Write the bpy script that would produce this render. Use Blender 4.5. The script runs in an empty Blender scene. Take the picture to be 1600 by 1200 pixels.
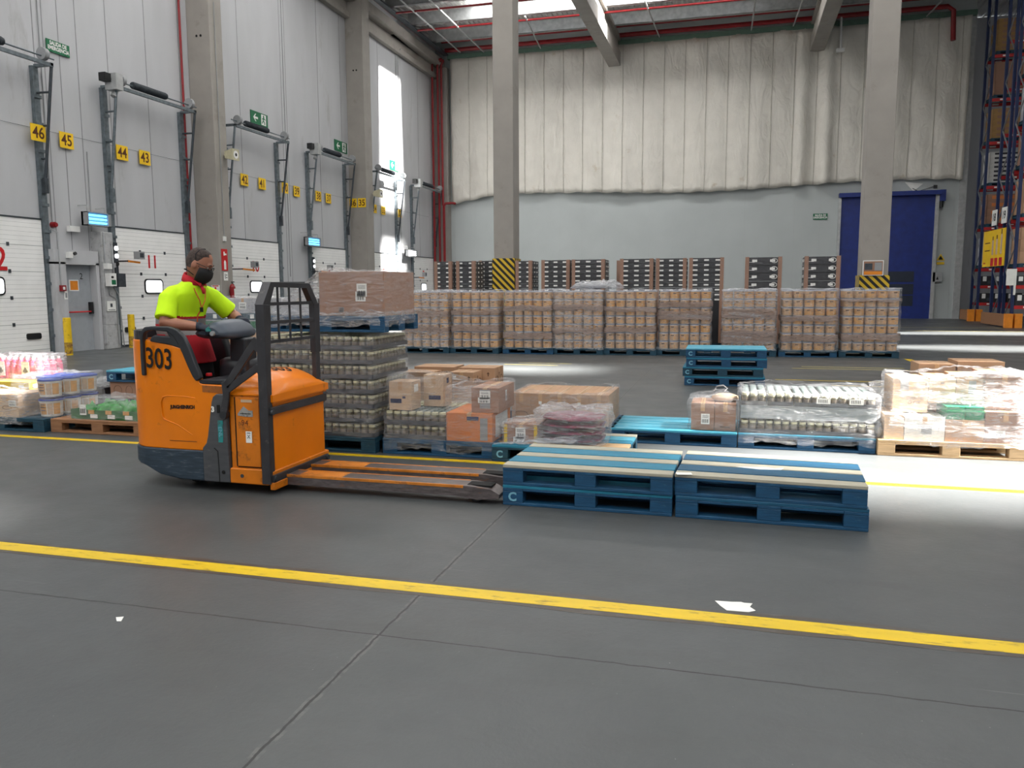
import bpy, bmesh, math, random
from mathutils import Vector, Matrix
random.seed(7)
scene = bpy.context.scene
COL = scene.collection
R = math.radians
# ---------------------------------------------------------------- camera
cam_d = bpy.data.cameras.new('camera'); cam = bpy.data.objects.new('camera', cam_d); COL.objects.link(cam)
cam_d.sensor_fit = 'HORIZONTAL'; cam_d.sensor_width = 36.0; cam_d.lens = 1250.0/1600*36.0
cam_d.clip_start = 0.05; cam_d.clip_end = 300
CAM_R = Matrix(((0.96423672, -0.02683391, 0.26368065), (0.26500257, 0.11488551, -0.95737921), (-0.00460286, 0.99301624, 0.11788788)))
cam.matrix_world = Matrix.Translation((0, 0, 1.5)) @ CAM_R.to_4x4()
scene.camera = cam
# ---------------------------------------------------------------- look, world, sun, skylights
scene.view_settings.view_transform = 'Standard'; scene.view_settings.look = 'None'
scene.view_settings.gamma = 1.0; scene.view_settings.use_curve_mapping = False
scene.view_settings.exposure = 0.03
scene.cycles.max_bounces = 8; scene.cycles.transparent_max_bounces = 16
scene.cycles.sample_clamp_indirect = 6.0
world = bpy.data.worlds.new('sky'); scene.world = world; world.use_nodes = True
world.node_tree.nodes['Background'].inputs[0].default_value = (0.92, 0.96, 1.0, 1)
world.node_tree.nodes['Background'].inputs[1].default_value = 3.0
SUN_EL = 42.0
sd = bpy.data.lights.new('sun', 'SUN'); sd.energy = 80.0; sd.angle = R(3.4); sd.color = (1.0, 0.965, 0.91)
sun = bpy.data.objects.new('sun', sd); COL.objects.link(sun)
sun.rotation_euler = Vector((-math.cos(R(SUN_EL)), 0.0, -math.sin(R(SUN_EL)))).to_track_quat('-Z', 'Y').to_euler()
sun.location = (25, 10, 30)
ROOF_Z = 14.75
# roof lights: (x0, x1, y0, y1); the two rearmost are added, unseen, for bounce light
SKY = [(-12.3, 1.0, 35.1, 37.5), (20, 26, 28.2, 29.4), (19.8, 23.5, 21.6, 22.6),
       (11.2, 13.7, 13.9, 15.3), (0.3, 1.4, 12.7, 13.6), (16.2, 28.0, 6.05, 8.1), (6.4, 8.0, 6.4, 7.9), (21.5, 30.0, 21.0, 22.9), (23, 30, 28.6, 30.2), (9.9, 11.3, 3.5, 4.1), (4.0, 26.0, -5.6, -3.6), (4.0, 26.0, -11.6, -9.6)]
def sky_fill_lamp(x, y, sx, sy, w, z=14.2, col=(1.0, 0.985, 0.955)):
    d = bpy.data.lights.new('sky_fill', 'AREA'); d.shape = 'RECTANGLE'; d.size = sx; d.size_y = sy; d.energy = w; d.color = col
    o = bpy.data.objects.new('sky_fill', d); COL.objects.link(o); o.location = (x, y, z); return o
for yy in (-12.0, -5.0, 1.5, 10.3, 18.2, 25.3):  # added fill lamps under closed roof, no openings above these rows
    sky_fill_lamp(-9.0, yy, 11, 1.4, 580); sky_fill_lamp(5.0, yy, 11, 1.4, 460); sky_fill_lamp(20, yy, 11, 1.4, 120)
sky_fill_lamp(-9.4, 36.2, 5.4, 1.6, 420, 14.6); sky_fill_lamp(-2.4, 36.2, 6.0, 1.6, 460, 14.6)
# ---------------------------------------------------------------- colour and material helpers
def lin(c):
    c = c/255.0
    return c/12.92 if c <= 0.04045 else ((c+0.055)/1.055)**2.4
def rgb(r, g, b): return (lin(r), lin(g), lin(b), 1.0)
def mat(name, col, rough=0.6, metal=0.0, var=0.08, scale=6.0, bump=0.0, bscale=None, spec=0.5, dirt=None, damt=0.0, dscale=3.0, emis=None, estr=0.0, stretch=(1, 1, 1), coat=0.0):
    m = bpy.data.materials.new(name); m.use_nodes = True
    nt = m.node_tree; N = nt.nodes; L = nt.links
    b = N['Principled BSDF']; b.inputs['Roughness'].default_value = rough; b.inputs['Metallic'].default_value = metal
    b.inputs['Specular IOR Level'].default_value = spec
    b.inputs['Coat Weight'].default_value = coat
    tc = N.new('ShaderNodeTexCoord'); mp = N.new('ShaderNodeMapping'); mp.inputs['Scale'].default_value = stretch
    L.new(tc.outputs['Object'], mp.inputs[0])
    n = N.new('ShaderNodeTexNoise'); n.inputs['Scale'].default_value = scale; n.inputs['Detail'].default_value = 6
    L.new(mp.outputs[0], n.inputs['Vector'])
    r = N.new('ShaderNodeValToRGB'); c = rgb(*col)
    r.color_ramp.elements[0].position = 0.3; r.color_ramp.elements[1].position = 0.7
    r.color_ramp.elements[0].color = tuple(max(0, x*(1-var*2)) for x in c[:3])+(1,)
    r.color_ramp.elements[1].color = tuple(min(1, x*(1+var)) for x in c[:3])+(1,)
    L.new(n.outputs['Fac'], r.inputs[0]); out = r.outputs[0]
    if dirt:
        n2 = N.new('ShaderNodeTexNoise'); n2.inputs['Scale'].default_value = dscale; n2.inputs['Detail'].default_value = 9; n2.inputs['Roughness'].default_value = 0.7
        L.new(mp.outputs[0], n2.inputs['Vector'])
        r2 = N.new('ShaderNodeValToRGB'); r2.color_ramp.elements[0].position = 0.62-damt*0.35; r2.color_ramp.elements[1].position = 0.74-damt*0.2
        L.new(n2.outputs['Fac'], r2.inputs[0])
        mx = N.new('ShaderNodeMix'); mx.data_type = 'RGBA'; L.new(r2.outputs[0], mx.inputs[0]); L.new(out, mx.inputs[6]); mx.inputs[7].default_value = rgb(*dirt)
        out = mx.outputs[2]
    L.new(out, b.inputs['Base Color'])
    if bump:
        n3 = N.new('ShaderNodeTexNoise'); n3.inputs['Scale'].default_value = bscale or scale*4; n3.inputs['Detail'].default_value = 5
        L.new(mp.outputs[0], n3.inputs['Vector'])
        bp = N.new('ShaderNodeBump'); bp.inputs['Strength'].default_value = bump; bp.inputs['Distance'].default_value = 0.02
        L.new(n3.outputs['Fac'], bp.inputs['Height']); L.new(bp.outputs[0], b.inputs['Normal'])
    if emis:
        b.inputs['Emission Color'].default_value = rgb(*emis); b.inputs['Emission Strength'].default_value = estr
    return m
def film_mat(name, lo, hi, col=(235, 236, 240), scale=(3, 3, 14), rough=0.22):
    m = bpy.data.materials.new(name); m.use_nodes = True; nt = m.node_tree; N = nt.nodes; L = nt.links
    b = N['Principled BSDF']; out = N['Material Output']
    b.inputs['Base Color'].default_value = rgb(*col); b.inputs['Roughness'].default_value = rough; b.inputs['Specular IOR Level'].default_value = 0.9
    tr = N.new('ShaderNodeBsdfTransparent'); mx = N.new('ShaderNodeMixShader')
    tc = N.new('ShaderNodeTexCoord'); mp = N.new('ShaderNodeMapping'); mp.inputs['Scale'].default_value = scale; mp.inputs['Rotation'].default_value = (0.1, 0.08, 0)
    L.new(tc.outputs['Object'], mp.inputs[0])
    n = N.new('ShaderNodeTexNoise'); n.inputs['Scale'].default_value = 2.2; n.inputs['Detail'].default_value = 8; n.inputs['Roughness'].default_value = 0.62; n.inputs['Distortion'].default_value = 1.2
    L.new(mp.outputs[0], n.inputs['Vector'])
    mr = N.new('ShaderNodeMapRange'); mr.inputs[1].default_value = 0.36; mr.inputs[2].default_value = 0.7; mr.inputs[3].default_value = lo; mr.inputs[4].default_value = hi
    L.new(n.outputs['Fac'], mr.inputs[0])
    bp = N.new('ShaderNodeBump'); bp.inputs['Strength'].default_value = 0.9; bp.inputs['Distance'].default_value = 0.05
    L.new(n.outputs['Fac'], bp.inputs['Height']); L.new(bp.outputs[0], b.inputs['Normal'])
    L.new(mr.outputs[0], mx.inputs[0]); L.new(tr.outputs[0], mx.inputs[1]); L.new(b.outputs[0], mx.inputs[2]); L.new(mx.outputs[0], out.inputs['Surface'])
    return m
# ---------------------------------------------------------------- mesh builder
class MB:
    def __init__(s): s.v = []; s.f = []; s.m = []; s.sm = []
    def add(s, vs, fs, m=0, smooth=False):
        o = len(s.v); s.v += [tuple(p) for p in vs]
        for f in fs: s.f.append([i+o for i in f]); s.m.append(m); s.sm.append(smooth)
    def box(s, x0, x1, y0, y1, z0, z1, m=0):
        s.add([(x0,y0,z0),(x1,y0,z0),(x1,y1,z0),(x0,y1,z0),(x0,y0,z1),(x1,y0,z1),(x1,y1,z1),(x0,y1,z1)],
              [(0,3,2,1),(4,5,6,7),(0,1,5,4),(1,2,6,5),(2,3,7,6),(3,0,4,7)], m)
    def obox(s, c, size, M=None, m=0):
        a, b, d = [q/2 for q in size]; M = M or Matrix.Identity(3); c = Vector(c)
        vs = [c + M @ Vector(p) for p in [(-a,-b,-d),(a,-b,-d),(a,b,-d),(-a,b,-d),(-a,-b,d),(a,-b,d),(a,b,d),(-a,b,d)]]
        s.add(vs, [(0,3,2,1),(4,5,6,7),(0,1,5,4),(1,2,6,5),(2,3,7,6),(3,0,4,7)], m)
    def prism(s, poly, a0, a1, ax='y', m=0, smooth=False):
        n = len(poly)
        def P(p, a): return {'y': (p[0], a, p[1]), 'z': (p[0], p[1], a), 'x': (a, p[0], p[1])}[ax]
        ar = sum(poly[i][0]*poly[(i+1) % n][1]-poly[(i+1) % n][0]*poly[i][1] for i in range(n))
        pl = list(poly) if ar > 0 else list(poly)[::-1]
        if ax == 'y': pl = pl[::-1]
        vs = [P(p, a0) for p in pl]+[P(p, a1) for p in pl]
        s.add(vs, [list(range(n))[::-1], list(range(n, 2*n))], m)
        s.add(vs, [(i, (i+1) % n, (i+1) % n+n, i+n) for i in range(n)], m, smooth)
    def bar(s, p0, p1, w, t, up=(0, 0, 1), m=0):
        p0 = Vector(p0); p1 = Vector(p1); d = (p1-p0); L_ = d.length; d.normalize(); u = Vector(up); sd_ = d.cross(u).normalized(); u2 = sd_.cross(d)
        M = Matrix((d, sd_, u2)).transposed(); s.obox((p0+p1)/2, (L_, w, t), M, m)
    def tube(s, pts, r, seg=10, m=0, cap=True, smooth=True):
        pts = [Vector(p) for p in pts]; n = len(pts); rs = r if isinstance(r, (list, tuple)) else [r]*n
        vs = []; ref = None
        for i, p in enumerate(pts):
            t = (pts[min(i+1, n-1)]-pts[max(i-1, 0)]).normalized()
            if ref is None: ref = t.orthogonal().normalized()
            ref = (ref-t*ref.dot(t)); ref = ref.normalized() if ref.length > 1e-6 else t.orthogonal().normalized()
            b = t.cross(ref)
            for k in range(seg):
                a = 2*math.pi*k/seg; vs.append(p+(ref*math.cos(a)+b*math.sin(a))*rs[i])
        fs = [(i*seg+k, i*seg+(k+1) % seg, (i+1)*seg+(k+1) % seg, (i+1)*seg+k) for i in range(n-1) for k in range(seg)]
        s.add(vs, fs, m, smooth)
        if cap: s.add(vs, [list(range(seg))[::-1], [(n-1)*seg+k for k in range(seg)]], m)
    def cyl(s, p0, p1, r, seg=14, m=0, r2=None): s.tube([p0, p1], [r, r if r2 is None else r2], seg, m)
    def lathe(s, c, prof, seg=14, m=0, ms=None, smooth=True):
        c = Vector(c); n = len(prof); vs = [c+Vector((r*math.cos(2*math.pi*k/seg), r*math.sin(2*math.pi*k/seg), z)) for r, z in prof for k in range(seg)]
        for i in range(n-1):
            s.add(vs[i*seg:(i+2)*seg], [(k, (k+1) % seg, (k+1) % seg+seg, k+seg) for k in range(seg)], ms[i] if ms else m, smooth)
        s.add(vs[:seg], [list(range(seg))[::-1]], ms[0] if ms else m); s.add(vs[-seg:], [list(range(seg))], ms[-1] if ms else m)
    def rings(s, rings, m=0, smooth=True, cap=True):
        n = len(rings[0]); vs = [p for r in rings for p in r]
        fs = [(i*n+k, i*n+(k+1) % n, (i+1)*n+(k+1) % n, (i+1)*n+k) for i in range(len(rings)-1) for k in range(n)]
        s.add(vs, fs, m, smooth)
        if cap: s.add(vs, [list(range(n))[::-1], [(len(rings)-1)*n+k for k in range(n)]], m, smooth)
    def text(s, body, o, u, v, size, m=0, align='CENTER', ext=0.002, bold=0.0, sx=1.0, shear=0.0):
        c = bpy.data.curves.new('t', 'FONT'); c.body = body; c.size = size; c.align_x = align; c.align_y = 'CENTER'; c.offset = bold; c.extrude = 0; c.resolution_u = 3; c.space_line = 0.9
        c.shear = shear
        ob = bpy.data.objects.new('t', c); COL.objects.link(ob); dg = bpy.context.evaluated_depsgraph_get(); dg.update()
        me = bpy.data.meshes.new_from_object(ob.evaluated_get(dg)); o = Vector(o); u = Vector(u).normalized(); v = Vector(v).normalized(); w = u.cross(v)
        s.add([o+u*p.co.x*sx+v*p.co.y+w*ext for p in me.vertices], [list(p.vertices) for p in me.polygons], m)
        bpy.data.objects.remove(ob); bpy.data.curves.remove(c); bpy.data.meshes.remove(me)
    def quad(s, o, u, v, w, h, m=0, ext=0.0):
        o = Vector(o); u = Vector(u).normalized(); v = Vector(v).normalized(); n = u.cross(v)*ext
        s.add([o-u*w/2-v*h/2+n, o+u*w/2-v*h/2+n, o+u*w/2+v*h/2+n, o-u*w/2+v*h/2+n], [(0, 1, 2, 3)], m)
    def mesh(s, name, mats, off=(0, 0, 0), fix=False):
        me = bpy.data.meshes.new(name); off = Vector(off)
        me.from_pydata([tuple(Vector(p)-off) for p in s.v], [], s.f)
        for m in mats: me.materials.append(m)
        me.polygons.foreach_set('material_index', s.m); me.polygons.foreach_set('use_smooth', s.sm)
        if fix:
            bm = bmesh.new(); bm.from_mesh(me); bmesh.ops.remove_doubles(bm, verts=bm.verts, dist=1e-5); bmesh.ops.recalc_face_normals(bm, faces=bm.faces); bm.to_mesh(me); bm.free()
        me.update(); return me
    def build(s, name, mats, parent=None, at=None, bevel=0.0, seg=2, fix=False, rotz=0.0):
        if not isinstance(mats, (list, tuple)): mats = [mats]
        if at is None: at = parent.location if parent else (0, 0, 0)
        me = s.mesh(name, mats, at, fix or bevel > 0); o = bpy.data.objects.new(name, me); COL.objects.link(o)
        if parent: o.parent = parent
        else: o.location = at; o.rotation_euler.z = rotz
        if bevel:
            b = o.modifiers.new('bevel', 'BEVEL'); b.width = bevel; b.segments = seg; b.limit_method = 'ANGLE'; b.angle_limit = R(35)
            me.polygons.foreach_set('use_smooth', [True]*len(me.polygons)); b.harden_normals = True
        return o
def tag(o, label=None, cat=None, group=None, kind=None):
    if label: o['label'] = label
    if cat: o['category'] = cat
    if group: o['group'] = group
    if kind: o['kind'] = kind
    return o
def thing(name, label, cat, loc=(0, 0, 0), rotz=0.0, group=None):
    o = bpy.data.objects.new(name, None); COL.objects.link(o); o.location = loc; o.rotation_euler.z = rotz; o.empty_display_size = 0.1
    return tag(o, label, cat, group)
def struct(name, loc=(0, 0, 0)):
    o = bpy.data.objects.new(name, None); COL.objects.link(o); o.location = loc; o['kind'] = 'structure'; return o
def dup(root, loc, rotz=None, label=None, group=None):
    r = root.copy(); COL.objects.link(r); r.location = loc
    if rotz is not None: r.rotation_euler.z = rotz
    if label: r['label'] = label
    if group: r['group'] = group
    elif 'group' in r: del r['group']
    for ch in list(root.children):
        c = ch.copy(); COL.objects.link(c); c.parent = r
        for g in list(ch.children):
            d = g.copy(); COL.objects.link(d); d.parent = c
    return r
def remesh(mb, name, mats, parent, voxel, smooth=2, matfn=None, sub=0, at=None):
    at = parent.location if at is None else at
    me = mb.mesh(name+'_raw', [], at); o = bpy.data.objects.new('tmp', me); COL.objects.link(o)
    r = o.modifiers.new('r', 'REMESH'); r.mode = 'VOXEL'; r.voxel_size = voxel
    s = o.modifiers.new('s', 'SMOOTH'); s.iterations = smooth; s.factor = 0.6
    dg = bpy.context.evaluated_depsgraph_get(); dg.update()
    m2 = bpy.data.meshes.new_from_object(o.evaluated_get(dg)); bpy.data.objects.remove(o)
    m2.name = name; m2.materials.clear()
    for q in mats: m2.materials.append(q)
    for p in m2.polygons:
        p.use_smooth = True; p.material_index = matfn(p.center+Vector(at)) if matfn else 0
    ob = bpy.data.objects.new(name, m2); COL.objects.link(ob)
    if parent: ob.parent = parent
    else: ob.location = at
    return ob
UX, UY, UZ = Vector((1, 0, 0)), Vector((0, 1, 0)), Vector((0, 0, 1))
# ---------------------------------------------------------------- materials
M_wall = mat('dock_wall_panel', (186, 187, 190), 0.55, var=0.04, scale=1.2, dirt=(158, 157, 156), damt=0.1, dscale=0.7, stretch=(1, 1, 0.25))
M_joint = mat('panel_joint', (142, 143, 145), 0.8)
M_conc = mat('pillar_concrete', (152, 147, 141), 0.75, var=0.05, scale=2.0, dirt=(134, 128, 121), damt=0.1, dscale=1.3)
M_pier = mat('pier_concrete', (176, 177, 178), 0.8, var=0.08, scale=8, dirt=(120, 118, 115), damt=0.2, dscale=5)
M_coldwall = mat('insulated_panel', (178, 184, 184), 0.4, var=0.03, scale=0.6)
M_blue_door = mat('blue_fabric_door', (14, 42, 122), 0.5, var=0.1, scale=3)
M_leaf = mat('door_leaf_white', (244, 244, 242), 0.42, var=0.03, scale=1.5)
M_leafline = mat('leaf_seam', (168, 170, 170), 0.7)
M_steel = mat('galvanised_steel', (120, 130, 136), 0.45, 0.6, var=0.15, scale=9)
M_steel_d = mat('dark_steel', (70, 76, 82), 0.5, 0.4, var=0.15, scale=9)
M_steel_l = mat('pale_steel', (178, 180, 180), 0.45, 0.2, var=0.08, scale=6)
M_roof = mat('roof_sheet', (226, 226, 224), 0.5, 0.1, var=0.05, scale=2)
M_purlin = mat('purlin_steel', (170, 172, 172), 0.35, 0.3, var=0.12, scale=5)
M_red = mat('sprinkler_red', (140, 18, 26), 0.4, var=0.1)
M_redp = mat('sign_red', (200, 28, 34), 0.45, var=0.03)
M_green = mat('sign_green', (12, 104, 66), 0.45, var=0.03)
M_greenbeam = mat('green_beam', (92, 120, 106), 0.5)
M_white = mat('white_plastic', (232, 232, 230), 0.45, var=0.02)
M_paper = mat('white_paper', (236, 236, 232), 0.7, var=0.03)
M_grey = mat('grey_plastic', (150, 152, 154), 0.5, var=0.04)
M_black = mat('black_plastic', (22, 23, 25), 0.45, var=0.1)
M_dark = mat('dark_gap', (12, 12, 13), 0.9)
M_yel = mat('sign_yellow', (244, 200, 28), 0.5, var=0.03)
M_brown = mat('number_brown', (88, 44, 14), 0.6)
M_hazy = mat('hazard_yellow', (226, 186, 28), 0.55, var=0.08)
M_boll = mat('bollard_yellow', (236, 196, 20), 0.5, dirt=(120, 84, 40), damt=0.25, dscale=6)
M_cream = mat('cream_housing', (196, 190, 160), 0.5)
M_doorgrey = mat('door_grey', (160, 165, 170), 0.5, var=0.04, dirt=(145, 150, 155), damt=0.2, dscale=2)
M_uv = mat('lamp_tube_blue', (120, 200, 255), 0.4, emis=(110, 195, 255), estr=2.2)
M_tubew = mat('lamp_tube_white', (255, 255, 255), 0.4, emis=(255, 255, 255), estr=2.0)
M_daylit = mat('window_daylight', (250, 252, 255), 0.3, emis=(246, 250, 255), estr=1.6)
M_curt = None
M_orange = mat('truck_orange', (230, 124, 0), 0.33, var=0.05, scale=3, dirt=(150, 82, 24), damt=0.02, dscale=7, coat=0.08, spec=0.35)
M_orange_w = mat('truck_orange_worn', (212, 118, 10), 0.45, var=0.1, scale=6, dirt=(96, 62, 34), damt=0.2, dscale=9)
M_tgrey = mat('truck_grey_plastic', (72, 74, 78), 0.5, var=0.1, scale=9, dirt=(112, 108, 104), damt=0.03, dscale=12, stretch=(1, 1, 4))
M_scuffb = mat('skirt_blue_scuffs', (44, 60, 74), 0.5, var=0.2, scale=14, dirt=(104, 110, 114), damt=0.12, dscale=14, stretch=(0.6, 1, 5))
M_tblack = mat('truck_black_plastic', (38, 41, 47), 0.42, var=0.1)
M_frame = mat('load_guard_steel', (60, 60, 64), 0.45, 0.3, var=0.12, scale=9, dirt=(96, 92, 90), damt=0.03, dscale=16)
M_slate = mat('tiller_slate', (64, 73, 86), 0.4, var=0.06)
M_fork = mat('fork_worn_steel', (112, 104, 104), 0.4, 0.5, var=0.2, scale=14, dirt=(150, 96, 40), damt=0.12, dscale=6, stretch=(1, 5, 5))
M_forko = mat('fork_orange_edge', (214, 130, 40), 0.5, var=0.2, scale=9, dirt=(90, 66, 50), damt=0.28, dscale=9)
M_hivis = mat('hi_vis_yellow', (206, 255, 12), 0.8, var=0.04, bump=0.3, bscale=22, emis=None)
M_jred = mat('polo_red', (190, 22, 40), 0.8, var=0.08, bump=0.3, bscale=20)
M_refl = mat('reflective_tape', (150, 146, 146), 0.4, 0.2, var=0.06)
M_trou = mat('trousers_black', (24, 24, 30), 0.85, var=0.2)
M_skin = mat('skin', (160, 108, 86), 0.55, var=0.06, scale=12)
M_hair = mat('short_hair', (74, 62, 58), 0.9, var=0.25, scale=70, bump=0.4, bscale=200)
M_mask = mat('mask_black', (20, 20, 23), 0.8)
M_glove = mat('glove_navy', (24, 32, 48), 0.7, var=0.15)
M_glove_t = mat('glove_teal', (14, 110, 104), 0.6)
M_lan = mat('lanyard', (214, 96, 40), 0.7)
M_shoe = mat('shoe_black', (20, 20, 22), 0.5)
M_card = mat('cardboard', (178, 142, 112), 0.8, var=0.05, scale=3, bump=0.1, bscale=30)
M_card2 = mat('cardboard_pale', (200, 172, 144), 0.8, var=0.05, scale=3)
M_card3 = mat('cardboard_orange', (204, 122, 66), 0.75, var=0.06, scale=3)
M_card4 = mat('cardboard_brown', (152, 116, 96), 0.8, var=0.05, scale=3)
M_cardt = mat('carton_print', (92, 66, 48), 0.8)
M_tape = mat('packing_tape', (198, 160, 120), 0.35)
M_navy = mat('print_navy', (44, 52, 88), 0.6)
M_jarlid = mat('jar_lid', (206, 202, 168), 0.4, var=0.04)
M_jarbody = mat('jar_glass_asparagus', (98, 92, 64), 0.18, var=0.2, scale=30)
M_jarlabel = mat('jar_label', (126, 114, 100), 0.6, var=0.25, scale=40)
M_jarlidg = mat('jar_lid_grey', (122, 134, 132), 0.4, var=0.06)
M_tray = mat('tray_grey', (66, 70, 76), 0.5)
M_tubw = mat('tub_white', (226, 222, 214), 0.4)
M_tubl = mat('tub_label_tan', (208, 168, 126), 0.6, var=0.14, scale=14)
M_tubo = mat('tub_label_orange', (218, 162, 92), 0.6, var=0.1, scale=9)
M_tublid = mat('tub_lid_lilac', (164, 168, 186), 0.35)
M_tublidb = mat('tub_lid_blue', (48, 70, 150), 0.3)
M_crate = mat('crate_black', (34, 35, 40), 0.5, var=0.1)
M_rackb = mat('rack_blue', (26, 42, 84), 0.45, var=0.06)
M_rackr = mat('rack_beam_red', (186, 34, 34), 0.45, var=0.06)
M_rackz = mat('rack_brace', (150, 152, 156), 0.4, 0.5)
M_guardo = mat('guard_orange', (236, 142, 34), 0.5)
M_wood = mat('bare_wood', (196, 164, 124), 0.75, var=0.12, scale=5, stretch=(1, 8, 8), bump=0.15)
M_woodd = mat('brown_wood', (150, 108, 76), 0.75, var=0.14, scale=5, stretch=(1, 8, 8), bump=0.15)
M_pblue = mat('pallet_blue_side', (14, 72, 108), 0.6, var=0.16, scale=7, stretch=(1, 6, 6), dirt=(60, 104, 128), damt=0.05, dscale=9, bump=0.15)
M_pblued = mat('pallet_blue_dark', (22, 66, 86), 0.6, var=0.18, scale=7, stretch=(1, 6, 6), dirt=(60, 90, 104), damt=0.08, dscale=9)
M_ptop = mat('pallet_board_blue', (28, 122, 152), 0.55, var=0.12, scale=6, stretch=(1, 8, 8), dirt=(104, 150, 164), damt=0.06, dscale=5, bump=0.15)
M_ptopd = mat('pallet_board_dark_blue', (18, 82, 114), 0.55, var=0.14, scale=6, stretch=(1, 8, 8), dirt=(70, 118, 140), damt=0.06, dscale=5, bump=0.15)
M_pbare = mat('pallet_board_bare', (172, 167, 150), 0.65, var=0.08, scale=6, stretch=(1, 8, 8), dirt=(84, 130, 146), damt=0.12, dscale=6, bump=0.15)
M_pcyan = mat('pallet_board_cyan', (70, 160, 186), 0.5, var=0.1, scale=6, stretch=(1, 8, 8), dirt=(180, 206, 206), damt=0.15, dscale=5)
M_logo = mat('pallet_logo', (120, 178, 200), 0.6)
M_pink = mat('pink_bottles', (226, 84, 128), 0.35, var=0.25, scale=8, dirt=(240, 190, 205), damt=0.2, dscale=14)
M_purple = mat('purple_bags', (122, 34, 66), 0.35, var=0.3, scale=14)
M_greenbag = mat('green_bags', (52, 150, 60), 0.45, var=0.3, scale=12)
M_greencrate = mat('green_crate', (46, 112, 76), 0.5, var=0.06)
M_greycarton = mat('grey_carton', (176, 176, 180), 0.6, var=0.04)
M_yelcarton = mat('yellow_carton', (212, 178, 70), 0.6, var=0.05)
M_film = film_mat('stretch_film', 0.10, 0.5)
M_film_h = film_mat('stretch_film_heavy', 0.14, 0.68, scale=(1.6, 1.6, 14))
M_film_l = film_mat('stretch_film_light', 0.04, 0.34)
M_skyl = film_mat('rooflight_sheet', 0.1, 0.14)
M_film_x = film_mat('stretch_film_thin', 0.0, 0.14)
M_film_b = film_mat('stretch_film_band', 0.5, 0.9, col=(170, 150, 142))
# ================================================================ floor
def floor_mat():
    m = bpy.data.materials.new('floor_concrete'); m.use_nodes = True; nt = m.node_tree; N = nt.nodes; L = nt.links; b = N['Principled BSDF']
    tc = N.new('ShaderNodeTexCoord'); sp = N.new('ShaderNodeSeparateXYZ'); L.new(tc.outputs['Object'], sp.inputs[0])
    def noise(sc, det, ro=0.6, src=None, stretch=None):
        n = N.new('ShaderNodeTexNoise'); n.inputs['Scale'].default_value = sc; n.inputs['Detail'].default_value = det; n.inputs['Roughness'].default_value = ro
        if stretch:
            mp = N.new('ShaderNodeMapping'); mp.inputs['Scale'].default_value = stretch; mp.inputs['Rotation'].default_value = (0, 0, 0.3); L.new(tc.outputs['Object'], mp.inputs[0]); L.new(mp.outputs[0], n.inputs['Vector'])
        else: L.new(tc.outputs['Object'], n.inputs['Vector'])
        return n.outputs['Fac']
    def M(op, a, c=None, d=None):
        n = N.new('ShaderNodeMath'); n.operation = op
        for i, q in enumerate((a, c, d)):
            if q is None: continue
            if isinstance(q, (int, float)): n.inputs[i].default_value = q
            else: L.new(q, n.inputs[i])
        return n.outputs[0]
    def ramp(src, p0, p1, c0=(0, 0, 0, 1), c1=(1, 1, 1, 1)):
        r = N.new('ShaderNodeValToRGB'); e = r.color_ramp.elements; e[0].position = p0; e[1].position = p1; e[0].color = c0; e[1].color = c1; L.new(src, r.inputs[0]); return r.outputs[0]
    def mix(f, a, c):
        n = N.new('ShaderNodeMix'); n.data_type = 'RGBA'; L.new(f, n.inputs[0])
        for q, i in ((a, 6), (c, 7)):
            if isinstance(q, tuple): n.inputs[i].default_value = q
            else: L.new(q, n.inputs[i])
        return n.outputs[2]
    base = ramp(noise(0.55, 7), 0.3, 0.72, rgb(70, 73, 74), rgb(83, 86, 87))
    base = mix(M('MULTIPLY', ramp(noise(3.2, 9, 0.7, stretch=(0.5, 1.6, 1)), 0.5, 0.8), 0.35), base, rgb(63, 62, 62))
    base = mix(M('MULTIPLY', ramp(noise(0.8, 5, 0.6, stretch=(0.3, 1, 1)), 0.55, 0.75), 0.3), base, rgb(82, 76, 71))
    specks = ramp(noise(60, 2, 0.5), 0.76, 0.80); base = mix(M('MULTIPLY', specks, 0.5), base, rgb(170, 170, 168))
    scr = ramp(noise(2.0, 3, 0.4, stretch=(0.6, 40, 1)), 0.735, 0.76); base = mix(M('MULTIPLY', scr, 0.22), base, rgb(150, 152, 152))
    wob = M('MULTIPLY', M('SUBTRACT', noise(9, 4), 0.5), 0.022)
    def joint(coord, off, pitch, w):
        t = M('ADD', M('DIVIDE', M('ADD', M('SUBTRACT', coord, off), wob), pitch), 100.5)
        fr = M('ABSOLUTE', M('SUBTRACT', M('FRACT', t), 0.5)); return M('LESS_THAN', M('MULTIPLY', fr, pitch), w)
    j = M('MAXIMUM', joint(sp.outputs[0], -1.455, 4.72, 0.0055), joint(sp.outputs[1], 3.07, 9.6, 0.0045))
    jw = M('MULTIPLY', joint(sp.outputs[0], -1.455, 4.72, 0.02), ramp(noise(14, 5), 0.45, 0.6))
    base = mix(M('MULTIPLY', jw, 0.35), base, rgb(120, 118, 114))
    base = mix(j, base, rgb(34, 35, 36)); L.new(base, b.inputs['Base Color'])
    rr = N.new('ShaderNodeMapRange'); L.new(noise(1.3, 8, 0.65), rr.inputs[0]); rr.inputs[1].default_value = 0.3; rr.inputs[2].default_value = 0.7; rr.inputs[3].default_value = 0.34; rr.inputs[4].default_value = 0.5
    L.new(rr.outputs[0], b.inputs['Roughness']); b.inputs['Specular IOR Level'].default_value = 0.38
    bp = N.new('ShaderNodeBump'); bp.inputs['Strength'].default_value = 0.12; bp.inputs['Distance'].default_value = 0.01; L.new(noise(30, 4), bp.inputs['Height']); L.new(bp.outputs[0], b.inputs['Normal'])
    return m
mb = MB(); mb.box(-16.3, 32, -14, 47, -0.3, 0); tag(mb.build('floor', floor_mat()), kind='structure')
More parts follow.
